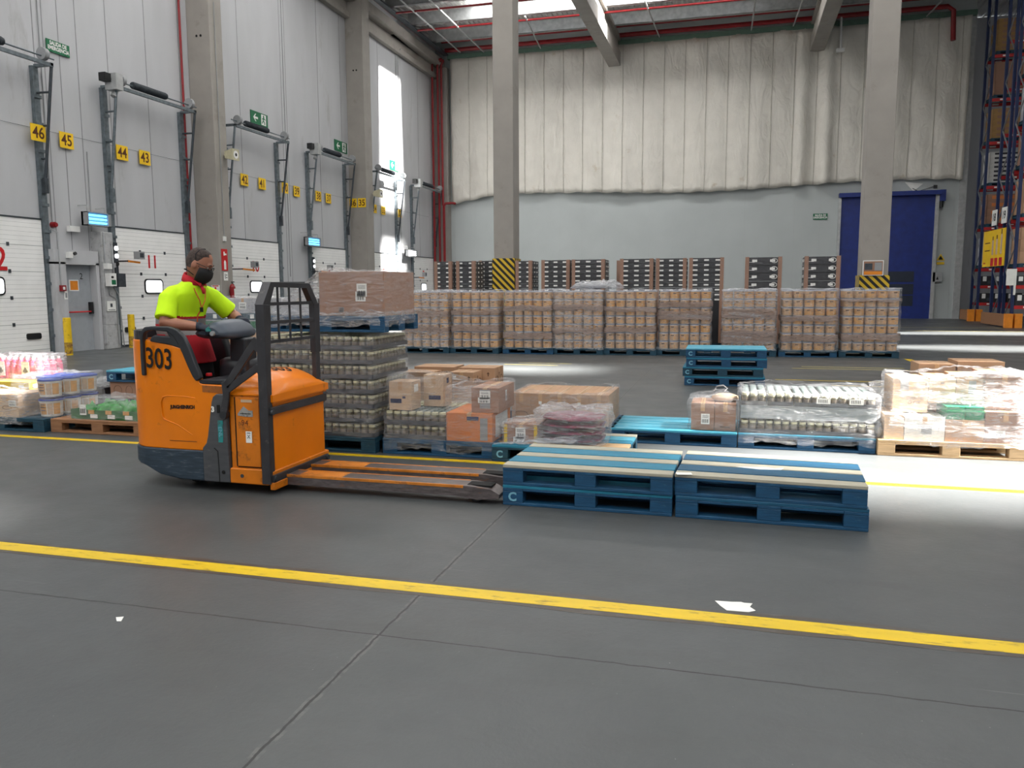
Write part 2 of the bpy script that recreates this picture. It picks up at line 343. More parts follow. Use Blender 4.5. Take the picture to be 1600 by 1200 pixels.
def worn_paint(name, col, dirt, amt):
    return mat(name, col, 0.38, var=0.05, scale=3, dirt=dirt, damt=amt, dscale=9, stretch=(0.6, 2.5, 1))
M_line = worn_paint('floor_line_paint', (220, 186, 18), (120, 92, 34), 0.22); M_lineb = worn_paint('floor_line_border', (70, 62, 54), (92, 92, 92), 0.3)
M_linef = worn_paint('floor_line_faded', (190, 176, 96), (110, 106, 90), 0.3)
def floor_line(label, x0, x1, y0, y1, border=True, m=None):
    g = MB(); n = max(1, int((x1-x0)/0.3))
    g.box(x0, x1, y0, y1, 0.0005, 0.0022)
    o = g.build('floor_line', m or M_line, at=((x0+x1)/2, (y0+y1)/2, 0)); tag(o, label, 'floor marking')
    if border:
        random.seed(int(y0*100)); top = []; bot = []
        for i in range(n+1):
            x = x0+(x1-x0)*i/n; top.append((x, y1+0.03+random.random()*0.025)); bot.append((x, y0-0.03-random.random()*0.025))
        b = MB(); b.prism(bot+top[::-1], 0.0003, 0.0011, 'z'); q = b.build('worn_border', M_lineb, parent=o); q['label'] = 'dark scuffed edge of the old tape'
floor_line('long yellow floor line crossing the foreground below the blue pallets', -5.2, 3.0, 3.575, 3.69)
floor_line('narrow yellow floor line running under the front edge of the loaded pallet row', -9.5, 4.0, 6.50, 6.585, False)
for i, (x0, x1, y, w, lab) in enumerate([(-4.2, -3.1, 15.75, .05, 'far faded yellow dash behind the two pale cartons'), (-4.4, -3.3, 15.35, .05, 'near faded yellow dash behind the two pale cartons'),
        (1.3, 3.1, 16.15, .06, 'faded yellow stripe on the far floor, farther of the upper pair'), (1.1, 3.4, 15.78, .06, 'faded yellow stripe on the far floor, nearer of the upper pair'),
        (0.7, 2.6, 13.75, .05, 'yellow stripe behind the green wrapped load, farther of the lower pair'), (1.5, 2.7, 13.1, .05, 'yellow stripe behind the green wrapped load, nearer of the lower pair')]):
    floor_line(lab, x0, x1, y, y+w, False, M_line if i > 3 else M_linef)
g = MB(); g.box(3.5, 3.64, 16.0, 18.35, 0.0005, 0.002); tag(g.build('floor_line', M_line, at=(3.57, 17.2, 0)), 'yellow corner bay line right of the last wrapped tub pallet', 'floor marking')
g = MB(); g.box(3.64, 9.5, 30.3, 30.42, 0.0005, 0.002); g.box(4.0, 9.5, 33, 33.1, 0.0005, 0.002); tag(g.build('floor_line', M_linef, at=(6.5, 30.4, 0)), 'pale aisle lines on the floor in front of the blue door', 'floor marking')
g = MB(); g.prism([(-0.045, 3.835), (0.03, 3.84), (0.075, 3.85), (0.09, 3.842), (0.128, 3.845), (0.115, 3.8), (0.14, 3.76), (0.11, 3.735), (0.01, 3.73), (-0.02, 3.78)], 0.001, 0.003, 'z')
tag(g.build('paper_scrap', M_paper, at=(0.05, 3.79, 0)), 'torn scrap of white paper lying on the floor by the yellow line', 'litter')
g = MB(); g.prism([(-2.71, 2.93), (-2.68, 2.945), (-2.655, 2.9), (-2.675, 2.895)], 0.001, 0.003, 'z'); tag(g.build('paper_scrap', M_paper, at=(-2.68, 2.92, 0)), 'tiny white paper fleck on the bare floor at front left', 'litter')
# ================================================================ walls
LX = -15.9
g = MB(); g.box(LX-0.3, LX, -14, 46.5, 0, 14.75, 0)
for y in [9.2, 11.8, 14.4, 15.82, 16.1, 16.56, 17.12, 18.14, 19.6, 21.02, 24.0, 26.6, 26.92, 29.3, 31.2, 34.1, 34.9, 36.9, 39.7]:
    z0 = 3.2 if any(a-0.1 < y < b+0.1 for a, b in [(12.75, 15.62), (17.96, 20.78), (23.05, 25.93), (28.27, 31.14), (33.6, 36.45), (38.6, 41.5)]) else 0
    g.box(LX-0.01, LX+0.004, y-0.012, y+0.012, z0, 13.4, 1)
tag(g.build('wall_left', [M_wall, M_joint]), kind='structure')
g = MB(); g.box(LX, LX+0.55, 30, 42.4, 13.35, 13.75, 0); g.box(LX, LX+0.25, -10, 42.4, 12.7, 12.95, 0); g.box(LX, LX+0.12, 30, 42.4, 12.95, 13.35, 0)
tag(g.build('trim_1', M_conc, bevel=0.02), kind='structure')
g = MB(); g.box(LX, 10.35, 42.4, 42.7, 0, 14.75, 0); g.box(10.05, 10.35, 42.3, 42.4, 0, 13.9, 1)
x = -14.9
while x < 10: g.box(x-0.004, x+0.004, 42.395, 42.4, 0, 6.3, 1); x += 1.18
tag(g.build('wall_back', [M_coldwall, M_steel_l]), kind='structure')
g = MB(); g.box(10.15, 10.35, 42.7, 46.5, 0, 14.75); g.box(10.35, 32, 46.2, 46.5, 0, 14.75); tag(g.build('wall_far', M_wall), kind='structure')
g = MB(); g.box(32, 32.3, -14, 46.5, 0, 14.75); tag(g.build('wall_right', M_wall), kind='structure')
g = MB(); g.box(-16.2, 32.3, -14.3, -14, 0, 14.75); tag(g.build('wall_rear', M_wall), kind='structure')
# ceiling sheet with roof light openings
ceil = struct('ceiling')
xs = sorted(set([-16.2, 32.3]+[q for s in SKY for q in s[:2]])); ys = sorted(set([-14.3, 30.0, 46.5]+[q for s in SKY for q in s[2:]]))
g = MB(); seen = MB()
for j in range(len(ys)-1):
    for i in range(len(xs)-1):
        cx, cy = (xs[i]+xs[i+1])/2, (ys[j]+ys[j+1])/2
        if any(a < cx < b and c < cy < d for a, b, c, d in SKY): continue
        g.box(xs[i], xs[i+1], ys[j], ys[j+1], ROOF_Z+0.06, ROOF_Z+0.12)
        if cy > 30 and cx < 16:      # trapezoidal ribs where the roof is in view
            x = math.ceil(xs[i]/0.25)*0.25
            while x+0.14 < xs[i+1]:
                seen.prism([(x, ROOF_Z+0.07), (x+0.03, ROOF_Z), (x+0.11, ROOF_Z), (x+0.14, ROOF_Z+0.07)], ys[j], ys[j+1], 'y'); x += 0.25
g.build('roof_sheet', M_roof, parent=ceil); seen.build('roof_sheet_ribs', M_roof, parent=ceil)
for k, (a, b, c, d) in enumerate(SKY):
    g = MB(); g.box(a, b, c, d, ROOF_Z+0.08, ROOF_Z+0.1); tag(g.build('window_%d' % (k+1), M_skyl), kind='structure')
for y in (31.9, 34.55, 37.2, 39.85):
    g = MB(); g.box(-15.3, 12, y, y+0.02, 14.0, 14.55); g.box(-15.3, 12, y, y+0.2, 14.0, 14.015); g.box(-15.3, 12, y-0.02, y+0.16, 14.53, 14.55); g.build('purlin', M_purlin, parent=ceil)
for a, b in ((-6.42, -5.81), (3.22, 3.86)):
    g = MB(); g.box(a, b, 20.2, 42.35, 12.68, 13.35); g.box(a+0.13, b-0.13, 20.2, 42.35, 13.35, 13.9); g.box(a, b, 20.2, 42.35, 13.9, 14.1); g.build('concrete_beam', M_conc, parent=ceil, bevel=0.02)
g = MB(); g.box(-15.1, 10.3, 42.05, 42.35, 13.72, 13.95); g.build('edge_beam', M_greenbeam, parent=ceil)['label'] = 'green painted edge beam above the curtain'
g = MB()
for x0, y0, x1, y1 in [(-14.1, 30, -14.1, 41.3), (-12.9, 30, -12.9, 41.6), (-4.03, 36.5, -3.85, 41.6), (2.9, 30, 2.4, 41.7), (0.6, 37, 0.5, 41.8), (7.2, 30, 6.2, 41.8), (-9.5, 37, -9.9, 41.8), (8.9, 33, 8.2, 42)]:
    g.cyl((x0, y0, 13.85), (x1, y1, 13.8), 0.035, 8)
g.build('tie_rods', M_steel_l, parent=ceil)
g = MB(); g.box(-15.2, -14.95, 25, 41.8, 13.82, 13.9); g.build('cable_tray', M_steel_d, parent=ceil)
def pipe(label, pts, r, m=None, group=None, clips=0):
    c = pts[0]; root = None
    g = MB(); g.tube(pts, r, 10)
    o = g.build('sprinkler_pipe', m or M_red, at=c); tag(o, label, 'pipe', group)
    return o
pipe('red sprinkler pipe running along the top of the left wall', [(-15.25, 20, 13.95), (-15.25, 41.75, 13.95)], 0.085)
for y, lab in ((35.0, 'thin red roof pipe nearest the camera, crossing under the skylight'), (37.55, 'thin red roof pipe, second from the back wall')):
    pipe(lab, [(-15.0, y, 13.85), (8.0, y, 13.85)], 0.045)
pipe('thick red main pipe just above the white curtain', [(-15.1, 41.75, 14.08), (9.0, 41.75, 14.08), (9.25, 41.8, 13.9), (9.3, 41.8, 12.6)], 0.11)
pipe('upper thick red pipe above the white curtain', [(-15.1, 41.2, 14.35), (9.0, 41.2, 14.35)], 0.07)
for y, x, z0, lab in ((41.72, -15.75, 3.2, 'leftmost red riser pipe in the far left corner'), (41.86, -15.5, 2.0, 'middle red riser pipe in the far left corner'), (41.9, -15.3, 6.0, 'right red riser pipe in the far left corner')):
    pipe(lab, [(x, y-0.25, z0-(1.5 if z0 < 5 else 0)), (x, y-0.25, 13.3), (x+0.1, y-0.25, 13.5), (-15.2, y-0.25, 13.6)], 0.06)
pipe('red pipe branch bending toward the curtain foot in the far left corner', [(-15.2, 41.5, 2.2), (-15.2, 41.5, 5.95), (-15.1, 41.5, 6.1), (-14.75, 41.6, 6.12), (-14.7, 41.9, 6.12)], 0.07)
pipe('thin red riser pipe beside the near left pillar', [(-15.8, 21.0, 1.2), (-15.8, 21.0, 13.9)], 0.035)
# curtain
def curtain_mat():
    m = mat('curtain_tarpaulin', (212, 208, 199), 0.42, var=0.03, scale=1.5, dirt=(186, 172, 150), damt=0.0, dscale=1.2)
    nt = m.node_tree; N = nt.nodes; L = nt.links; b = N['Principled BSDF']; tc = N.new('ShaderNodeTexCoord')
    mp = N.new('ShaderNodeMapping'); mp.inputs['Rotation'].default_value = (0, 0.35, 0); mp.inputs['Scale'].default_value = (1.2, 1, 0.6); L.new(tc.outputs['Object'], mp.inputs[0])
    n = N.new('ShaderNodeTexNoise'); n.inputs['Scale'].default_value = 1.6; n.inputs['Detail'].default_value = 7; n.inputs['Distortion'].default_value = 1.5; L.new(mp.outputs[0], n.inputs['Vector'])
    bp = N.new('ShaderNodeBump'); bp.inputs['Strength'].default_value = 0.3; bp.inputs['Distance'].default_value = 0.2; L.new(n.outputs['Fac'], bp.inputs['Height']); L.new(bp.outputs[0], b.inputs['Normal'])
    return m
g = MB(); nx, nz = 200, 30; X0, X1 = -14.95, 10.1
def cbot(x):
    a = (x-X0)/(X1-X0); z = 6.42 + 0.12*math.sin(a*9)+0.03*math.sin(x*6.1)
    if x < -12.5: z -= 0.3*(-12.5-x)/2.4
    return z
vs = []
for i in range(nx+1):
    x = X0+(X1-X0)*i/nx; zb = cbot(x)
    for j in range(nz+1):
        z = zb+(13.75-zb)*j/nz; s = abs(math.sin(math.pi*(x-X0)/1.03)); low = 1-j/nz
        y = 42.12-0.05*s-0.10*low*math.sin(x*1.7+1)*math.sin(x*0.6+0.4)-0.03*math.sin(z*2+x*3)
        if -6.3 < x < -5.2: y -= 0.10*math.sin((x+6.3)/1.1*math.pi)*(0.5+low)
        if 2.6 < x < 4.4: y -= 0.14*math.sin((x-2.6)/1.8*3*math.pi)*(0.4+low)
        vs.append((x, y, z))
g.add(vs, [(i*(nz+1)+j, (i+1)*(nz+1)+j, (i+1)*(nz+1)+j+1, i*(nz+1)+j+1) for i in range(nx) for j in range(nz)], 0, True)
x = X0+1.03
while x < X1-0.3:
    i = int((x-X0)/(X1-X0)*nx); pts = []
    for j in range(nz+1):
        v = vs[i*(nz+1)+j]; pts.append((x, v[1]-0.02, v[2]))
    g.tube(pts, 0.016, 5, 1); x += 1.03
o = g.build('tarpaulin_curtain', [curtain_mat(), mat('curtain_seam', (192, 188, 178), .6)], at=(-2.4, 42.1, 6.4)); tag(o, 'huge off-white tarpaulin curtain with vertical seams hanging on the upper back wall', 'curtain')
so = o.modifiers.new('t', 'SOLIDIFY'); so.thickness = 0.01
# hanging things
g = MB(); g.prism([(0.33*math.cos(a*math.pi/3), 0.33*math.sin(a*math.pi/3)) for a in range(6)], 0, 0.36, 'z'); g.prism([(0.2*math.cos(a*math.pi/3), 0.2*math.sin(a*math.pi/3)) for a in range(6)], 0.36, 0.5, 'z', 1)
tag(g.build('ceiling_sounder', [M_white, M_greenbeam], at=(-2.75, 37.0, 13.05)), 'white box shaped unit hanging from the roof left of the right beam', 'ceiling fitting')
g = MB(); g.cyl((4.55, 41.7, 12.6), (4.5, 41.7, 14.0), 0.05); g.box(4.35, 4.7, 41.6, 41.8, 12.45, 12.6); tag(g.build('hanging_rod', M_white, at=(4.5, 41.7, 12.5)), 'white vertical rod hanging before the curtain left of the right pillar', 'ceiling fitting')
# ================================================================ pillars
def hazard():
    m = bpy.data.materials.new('hazard_stripes'); m.use_nodes = True; nt = m.node_tree; N = nt.nodes; L = nt.links; b = N['Principled BSDF']; b.inputs['Roughness'].default_value = 0.5
    tc = N.new('ShaderNodeTexCoord'); sp = N.new('ShaderNodeSeparateXYZ'); L.new(tc.outputs['Object'], sp.inputs[0]); prev = None
    for i in range(3):
        if prev is None: prev = sp.outputs[0]
        else:
            a = N.new('ShaderNodeMath'); a.operation = 'ADD'; L.new(prev, a.inputs[0]); L.new(sp.outputs[i], a.inputs[1]); prev = a.outputs[0]
    d = N.new('ShaderNodeMath'); d.operation = 'DIVIDE'; L.new(prev, d.inputs[0]); d.inputs[1].default_value = 0.185
    f = N.new('ShaderNodeMath'); f.operation = 'FRACT'; L.new(d.outputs[0], f.inputs[0])
    l = N.new('ShaderNodeMath'); l.operation = 'LESS_THAN'; L.new(f.outputs[0], l.inputs[0]); l.inputs[1].default_value = 0.5
    x = N.new('ShaderNodeMix'); x.data_type = 'RGBA'; L.new(l.outputs[0], x.inputs[0]); x.inputs[6].default_value = rgb(24, 22, 20); x.inputs[7].default_value = rgb(214, 178, 40); L.new(x.outputs[2], b.inputs['Base Color']); return m
M_haz = hazard()
def pillar(label, x0, x1, y0, y1, z1, sleeve=0):
    t = thing('concrete_pillar', label, 'pillar', ((x0+x1)/2, (y0+y1)/2, 0))
    g = MB(); g.box(x0, x1, y0, y1, 0, z1); g.build('shaft', M_conc, parent=t, bevel=0.02)
    if sleeve:
        g = MB(); g.box(x0-0.03, x1+0.03, y0-0.03, y1+0.03, 0.0, sleeve); g.build('hazard_sleeve', M_haz, parent=t)['label'] = 'black and yellow striped sleeve'
    return t
pillar('tall grey pillar left of centre with a striped yellow and black sleeve', -6.19, -5.64, 20.7, 21.3, 12.68, 2.31)
rp = pillar('tall grey pillar on the right in front of the blue door', 2.95, 3.56, 21.0, 21.6, 12.68, 1.79)
g = MB(); g.box(2.98, 3.44, 20.93, 20.965, 1.78, 2.14, 0); g.box(3.0, 3.42, 20.925, 20.94, 1.8, 2.12, 1); g.box(3.02, 3.19, 20.92, 20.93, 1.92, 2.07, 2); g.box(3.24, 3.4, 20.92, 20.93, 1.9, 2.09, 3); g.box(3.01, 3.41, 20.92, 20.93, 1.8, 1.88, 4)
tag(g.build('notice_board', [M_white, M_card4, M_steel_d, M_grey, M_guardo], at=(3.2, 20.94, 1.78)), 'small framed notice board fixed above the striped sleeve of the right pillar', 'notice')
pillar('grey wall pillar standing right behind the driver', -15.9, -15.12, 21.43, 22.05, 13.6)
pillar('grey wall pillar between the doors above the tall brown carton', -15.9, -15.12, 31.75, 32.45, 13.6)
pillar('grey corner pillar left of the curtain', -15.9, -15.1, 41.95, 42.39, 13.3)
def holes(x, y, z, lab):
    g = MB(); g.cyl((x-0.06, y, z), (x-0.06, y-0.01, z), 0.035, 10); g.cyl((x+0.08, y, z), (x+0.08, y-0.01, z), 0.035, 10); tag(g.build('bolt_hole', M_dark, at=(x, y, z)), lab, 'pillar fitting')
holes(-15.5, 21.43, 9.0, 'two black bolt holes high on the pillar behind the driver'); holes(-15.5, 31.75, 10.6, 'two black bolt holes high on the middle wall pillar'); holes(-15.5, 41.95, 10.4, 'two black bolt holes on the corner pillar')
# ================================================================ dock doors
def dock_door(n, y0, y1, num, motor=True, arm=False):
    t = struct('door_%d' % n, (LX, (y0+y1)/2, 0)); T = 3.18; X = LX
    g = MB(); g.box(X, X+0.05, y0, y1, 0.02, T, 0); z = T
    k = 0
    while z > 0.1:
        big = k % 6 == 0
        g.box(X+0.048, X+0.0515 if not big else X+0.053, y0, y1, z-(0.012 if big else 0.004), z, 1); z -= 0.1017; k += 1
    for zz in (2.57, 1.96, 1.35, 0.74):
        for yy in (y0+0.9, y0+1.9): g.box(X+0.05, X+0.07, yy-0.03, yy+0.03, zz-0.04, zz+0.04, 2)
    g.box(X, X+0.07, y0, y1, T, T+0.03, 2)
    g.box(X, X+0.06, y0, y1, 0, 0.05, 2)
    g.build('door_leaf', [M_leaf, M_leafline, M_steel_d], parent=t)
    g = MB(); g.text(num, (X+0.055, 14.26 if n == 1 else y0+1.36, 2.2 if n == 1 else 2.29), UY, UZ, 0.74 if n == 1 else 0.5, 0, sx=0.95, bold=0.01, ext=0.004); q = g.build('door_number', M_redp, parent=t); q['label'] = 'red number ' + num
    wy0, wy1 = (y0+1.03, y0+1.72)
    rr = lambda w, h, r: [(sx*(w-r)+r*math.cos(a), sz*(h-r)+r*math.sin(a)) for sx, sz, a0 in ((1, 1, 0), (-1, 1, 90), (-1, -1, 180), (1, -1, 270)) for a in [R(a0+q) for q in (0, 30, 60, 90)]]
    if n != 1: pass
    cyy, czz = (wy0+wy1)/2, 1.62
    g = MB(); g.prism([(cyy+a, czz+b) for a, b in rr(0.37, 0.21, 0.1)], X+0.05, X+0.075, 'x'); f = g.build('window_frame', M_black, parent=t)
    g = MB(); g.prism([(cyy+a, czz+b) for a, b in rr(0.33, 0.17, 0.08)], X+0.075, X+0.08, 'x'); q = g.build('window_pane', M_daylit, parent=f, at=t.location); q['label'] = 'pane bright with daylight'
    g = MB(); yb = y1-0.45 if n == 1 else y0+0.35; g.prism([(yb+a, 0.45+b) for a, b in rr(0.2, 0.07, 0.04)], X+0.05, X+0.08, 'x'); g.build('grip_slot', M_black, parent=t)
    for s, yy in ((-1, y0-0.1), (1, y1+0.1)):
        g = MB(); g.box(X, X+0.1, yy-0.08, yy+0.08, 0, 6.7)
        for k in range(10): g.box(X+0.1, X+0.13, yy-0.1, yy+0.1, 0.4+k*0.62, 0.47+k*0.62)
        g.build('track_post', M_steel, parent=t)
        g = MB(); g.cyl((X+0.52, yy+s*0.05, 6.7), (X+0.12, yy+s*0.02, 3.9), 0.035, 8)
        for z in (4.6, 5.35, 6.1): xx = X+0.12+0.4*(z-3.9)/2.8; g.cyl((X+0.08, yy, z), (xx, yy+s*0.03, z), 0.025, 6)
        g.box(X+0.05, X+0.2, yy-0.05, yy+0.05, 3.8, 4.15); g.build('track_brace', M_steel_d if s > 0 else M_steel, parent=t)
    g = MB(); g.box(X+0.05, X+0.55, y0-0.18, y0-0.1, 6.68, 6.75); g.box(X+0.05, X+0.55, y1+0.1, y1+0.18, 6.68, 6.75); g.box(X+0.48, X+0.55, y0-0.18, y1+0.18, 6.66, 6.74); g.cyl((X+0.5, y0-0.3, 6.85), (X+0.5, y1+0.25, 6.85), 0.02, 8); g.build('header_rail', M_steel, parent=t)
    g = MB(); g.cyl((X+0.5, y0+0.45, 6.87), (X+0.5, y0+1.75, 6.87), 0.085, 12)
    for k in range(28): g.cyl((X+0.5, y0+0.48+k*0.045, 6.87), (X+0.5, y0+0.49+k*0.045, 6.87), 0.095, 12)
    g.build('torsion_spring', M_steel_d, parent=t)
    for yy in (y1-0.05, y0+0.05): g = MB(); g.cyl((X+0.5, yy-0.06, 6.9), (X+0.5, yy+0.06, 6.9), 0.14, 16); g.build('cable_drum', M_grey, parent=t)
    if motor:
        g = MB(); g.box(X+0.3, X+0.65, y0-0.3, y0-0.05, 6.6, 7.0, 0); g.box(X+0.3, X+0.5, y0-0.5, y0-0.3, 6.78, 6.98, 1); g.cyl((X+0.45, y0-0.2, 6.45), (X+0.45, y0-0.1, 6.6), 0.07, 10, 0); g.build('door_motor', [M_steel_l, M_black], parent=t)
    return t
dock_door(1, 12.75, 15.62, '12', False); dock_door(2, 17.96, 20.78, '11'); dock_door(3, 23.05, 25.93, '10', False); dock_door(4, 28.27, 31.14, '9'); dock_door(5, 33.6, 36.45, '8', False); dock_door(6, 38.6, 41.5, '7')
# yellow bay numbers
NUM = [('46', 15.72), ('45', 16.54), ('44', 18.4), ('43', 19.26), ('42', 23.98), ('41', 25.03), ('40', 26.42), ('39', 27.32), ('38', 28.95), ('37', 29.77), ('36', 30.05), ('35', 30.95), ('34', 34.1), ('33', 35.05), ('32', 36.8)]
NEXT = {'46': 'above the right track of door twelve', '45': 'high above the grey man door', '44': 'above the door eleven, left one', '43': 'above the door eleven, right one', '42': 'above the door ten, left one', '41': 'above the door ten, right one', '40': 'on the track right of door ten', '39': 'on bare wall right of door ten', '38': 'above door nine, left one', '37': 'above door nine, right one', '34': 'above door eight, left one', '33': 'above door eight, right one', '32': 'in the bright daylight streak'}
for s, y in NUM:
    X = -15.02 if s in ('36', '35') else (-15.7 if s in ('46', '40', '32') else -15.84)
    if s in ('46', '40', '32'): y -= 0.15
    if s in ('36', '35'): continue
    g = MB(); h = 0.19; g.box(X, X+0.012, y-0.21, y+0.21, 5.16-h, 5.16+h, 0); g.text(s, (X+0.013, y, 5.15), UY, UZ, 0.37, 1, sx=0.9, bold=0.006)
    tag(g.build('bay_number_sign', [M_yel, M_brown], at=(X, y, 5.16)), 'yellow bay sign reading ' + s + ' ' + NEXT[s], 'sign')
for s, x in (('36', -15.74), ('35', -15.32)):
    g = MB(); g.box(x-.18, x+.18, 31.735, 31.748, 4.98, 5.36, 0); g.text(s, (x, 31.733, 5.16), UX, UZ, .36, 1, sx=.85, bold=.006)
    tag(g.build('bay_number_sign', [M_yel, M_brown], at=(x, 31.74, 5.16)), 'yellow bay sign reading %s, %s one on the front of the middle wall pillar' % (s, 'left' if s == '36' else 'right'), 'sign')
g = MB(); g.cyl((LX+0.02, 10, 5.28), (LX+0.02, 41, 5.36), 0.004, 5); tag(g.build('sign_wire', M_steel_d, at=(LX, 25, 5.3)), 'thin wire stretched along the left wall at the bay numbers', 'wire')
# green signs
def exit_sign(label, X, y0, y1, z0, z1):
    g = MB(); w = y1-y0; h = z1-z0; g.box(X, X+0.02, y0, y1, z0, z1, 0); e = X+0.024; cz = (z0+z1)/2
    ay = y0+w*0.27; s = h*0.30
    g.add([(e, ay-s*1.1, cz), (e, ay-s*0.1, cz+s), (e, ay+s*0.35, cz+s), (e, ay-s*0.35, cz+s*0.28), (e, ay+s*1.15, cz+s*0.28), (e, ay+s*1.15, cz-s*0.28), (e, ay-s*0.35, cz-s*0.28), (e, ay+s*0.35, cz-s), (e, ay-s*0.1, cz-s)], [(0, 1, 2, 3), (0, 3, 6), (3, 4, 5, 6), (0, 6, 7, 8)], 1)
    dy = y0+w*0.74; g.quad((e, dy, cz), UY, UZ, w*0.28, h*0.84, 1)
    e += 0.003; g.prism([(dy+0.045*math.cos(a)*h/0.4, cz+h*0.26+0.045*math.sin(a)*h/0.4) for a in [k*math.pi/4 for k in range(8)]], e, e+0.001, 'x', 0)
    for p, q in (((0.02, 0.17), (-0.04, -0.05)), ((-0.04, -0.05), (-0.1, -0.3)), ((-0.04, -0.05), (0.06, -0.18)), ((0.06, -0.18), (0.05, -0.36)), ((0.02, 0.14), (0.1, 0.02)), ((0.02, 0.14), (-0.1, 0.06))):
        g.bar((e, dy+p[0]*w*0.9, cz+p[1]*h), (e, dy+q[0]*w*0.9, cz+q[1]*h), 0.045, 0.002, up=(1, 0, 0), m=0)
    tag(g.build('exit_sign', [M_green, M_white], at=(X, (y0+y1)/2, z0)), label, 'sign')
exit_sign('green running man exit sign above the door marked 10', LX+0.01, 24.56, 25.6, 7.14, 7.56)
exit_sign('green running man exit sign left of the middle wall pillar', LX+0.01, 30.5, 31.6, 7.18, 7.62)
exit_sign('green running man exit sign in the bright daylight streak', LX+0.01, 35.98, 37.05, 7.18, 7.63)
g = MB(); g.box(LX+0.02, LX+0.04, 16.16, 16.85, 7.18, 7.46, 0); g.text('SALIDA DE\nEMERGENCIA', (LX+0.043, 16.505, 7.33), UY, UZ, 0.125, 1, bold=0.004, sx=0.85)
tag(g.build('emergency_exit_sign', [M_green, M_white], at=(LX, 16.5, 7.2)), 'green SALIDA DE EMERGENCIA sign high on the left wall', 'sign')
g = MB(); g.box(3.67, 4.33, 42.36, 42.39, 4.8, 5.09, 0); g.text('SALIDA DE\nEMERGENCIA', (4.0, 42.355, 4.95), UX, UZ, 0.125, 1, bold=0.004, sx=0.85)
tag(g.build('emergency_exit_sign', [M_green, M_white], at=(4.0, 42.37, 4.8)), 'green SALIDA DE EMERGENCIA sign on the pale back wall', 'sign')
# fly lamps
def fly_lamp(label, y0, y1, z, mt, brackets=True):
    t = thing('fly_lamp', label, 'lamp', (LX+0.15, (y0+y1)/2, z-0.15)); X = LX+0.18
    g = MB(); g.box(X, X+0.06, y0, y1, z-0.16, z+0.16); g.box(X, X+0.2, y1-0.1, y1, z-0.17, z+0.17); g.box(X, X+0.2, y0, y0+0.03, z-0.17, z+0.17); g.box(X, X+0.2, y0, y1, z-0.17, z-0.15); g.box(X, X+0.2, y0, y1, z+0.15, z+0.17)
    g.build('housing', M_grey, parent=t)
    for k in range(3): g = MB(); g.cyl((X+0.14, y0+0.04, z-0.09+k*0.09), (X+0.14, y1-0.11, z-0.09+k*0.09), 0.03, 10); g.build('lamp_tube', mt, parent=t)
    g = MB(); g.cyl((X+0.1, y0+0.1, z+0.17), (X+0.1, y0+0.1, z+0.33), 0.012, 6); g.cyl((LX, y0+0.1, z+0.33), (X+0.1, y0+0.1, z+0.33), 0.012, 6); g.cyl((LX, y1-0.1, z+0.3), (X+0.1, y1-0.1, z+0.3), 0.012, 6); g.cyl((X+0.1, y1-0.1, z+0.17), (X+0.1, y1-0.1, z+0.3), 0.012, 6); g.build('bracket', M_steel_l, parent=t)
fly_lamp('blue glowing insect lamp on the wall left of door 11', 16.72, 17.5, 3.3, M_uv)
fly_lamp('blue glowing insect lamp on the wall between doors 10 and 9', 27.5, 28.5, 3.33, M_uv)
fly_lamp('white insect lamp in the bright daylight near door 7', 37.2, 38.4, 3.3, M_tubew)
# horn speakers
for y, lab in ((21.8, 'cream horn speaker on the pillar behind the driver'), (32.3, 'cream horn speaker on the middle wall pillar')):
    t = thing('horn_speaker', lab, 'speaker', (-15.12, y+0.3, 5.5)); g = MB(); g.rings([[(-15.05+0.0, y+0.1+a, 5.6+b) for a, b in ((-.1, -.1), (.1, -.1), (.1, .1), (-.1, .1))], [(-14.72, y+0.1+a, 5.6+b) for a, b in ((-.17, -.17), (.17, -.17), (.17, .17), (-.17, .17))]], smooth=False); g.build('horn', M_cream, parent=t)
    g = MB(); g.cyl((-14.725, y+0.1, 5.6), (-14.715, y+0.1, 5.6), 0.12, 16, 0); g.cyl((-14.715, y+0.1, 5.6), (-14.71, y+0.1, 5.6), 0.05, 12, 1); g.build('speaker_mouth', [M_white, M_black], parent=t)
    g = MB(); g.cyl((-15.12, y+0.1, 5.6), (-15.04, y+0.1, 5.6), 0.03, 8); g.build('bracket', M_cream, parent=t)
# man door with recess
t = struct('door_7', (LX, 16.52, 0)); X = LX
g = MB(); g.box(X, X+0.25, 15.72, 16.06, 0, 2.2); g.box(X, X+0.25, 17.02, 17.12, 0, 2.2); g.box(X, X+0.25, 15.72, 17.12, 2.15, 2.5); g.build('reveal', M_wall, parent=t)
g = MB(); g.box(X+0.0, X+0.05, 16.06, 17.02, 0, 2.15, 0); g.box(X+0.05, X+0.052, 16.1, 17.0, 0.97, 0.98, 1); g.build('door_leaf', [M_doorgrey, M_joint], parent=t)
g = MB(); g.cyl((X+0.12, 16.12, 0.98), (X+0.12, 16.95, 0.98), 0.018, 8, 0); g.cyl((X+0.05, 16.09, 1.16), (X+0.12, 16.13, 0.98), 0.02, 8, 1); g.box(X+0.05, X+0.14, 16.9, 16.97, 0.92, 1.22, 1); g.build('push_bar', [M_redp, M_black], parent=t)['label'] = 'red push bar'
g = MB(); g.text('2', (X+0.054, 16.72, 1.86), UY, UZ, 0.22); g.build('door_number', M_dark, parent=t)
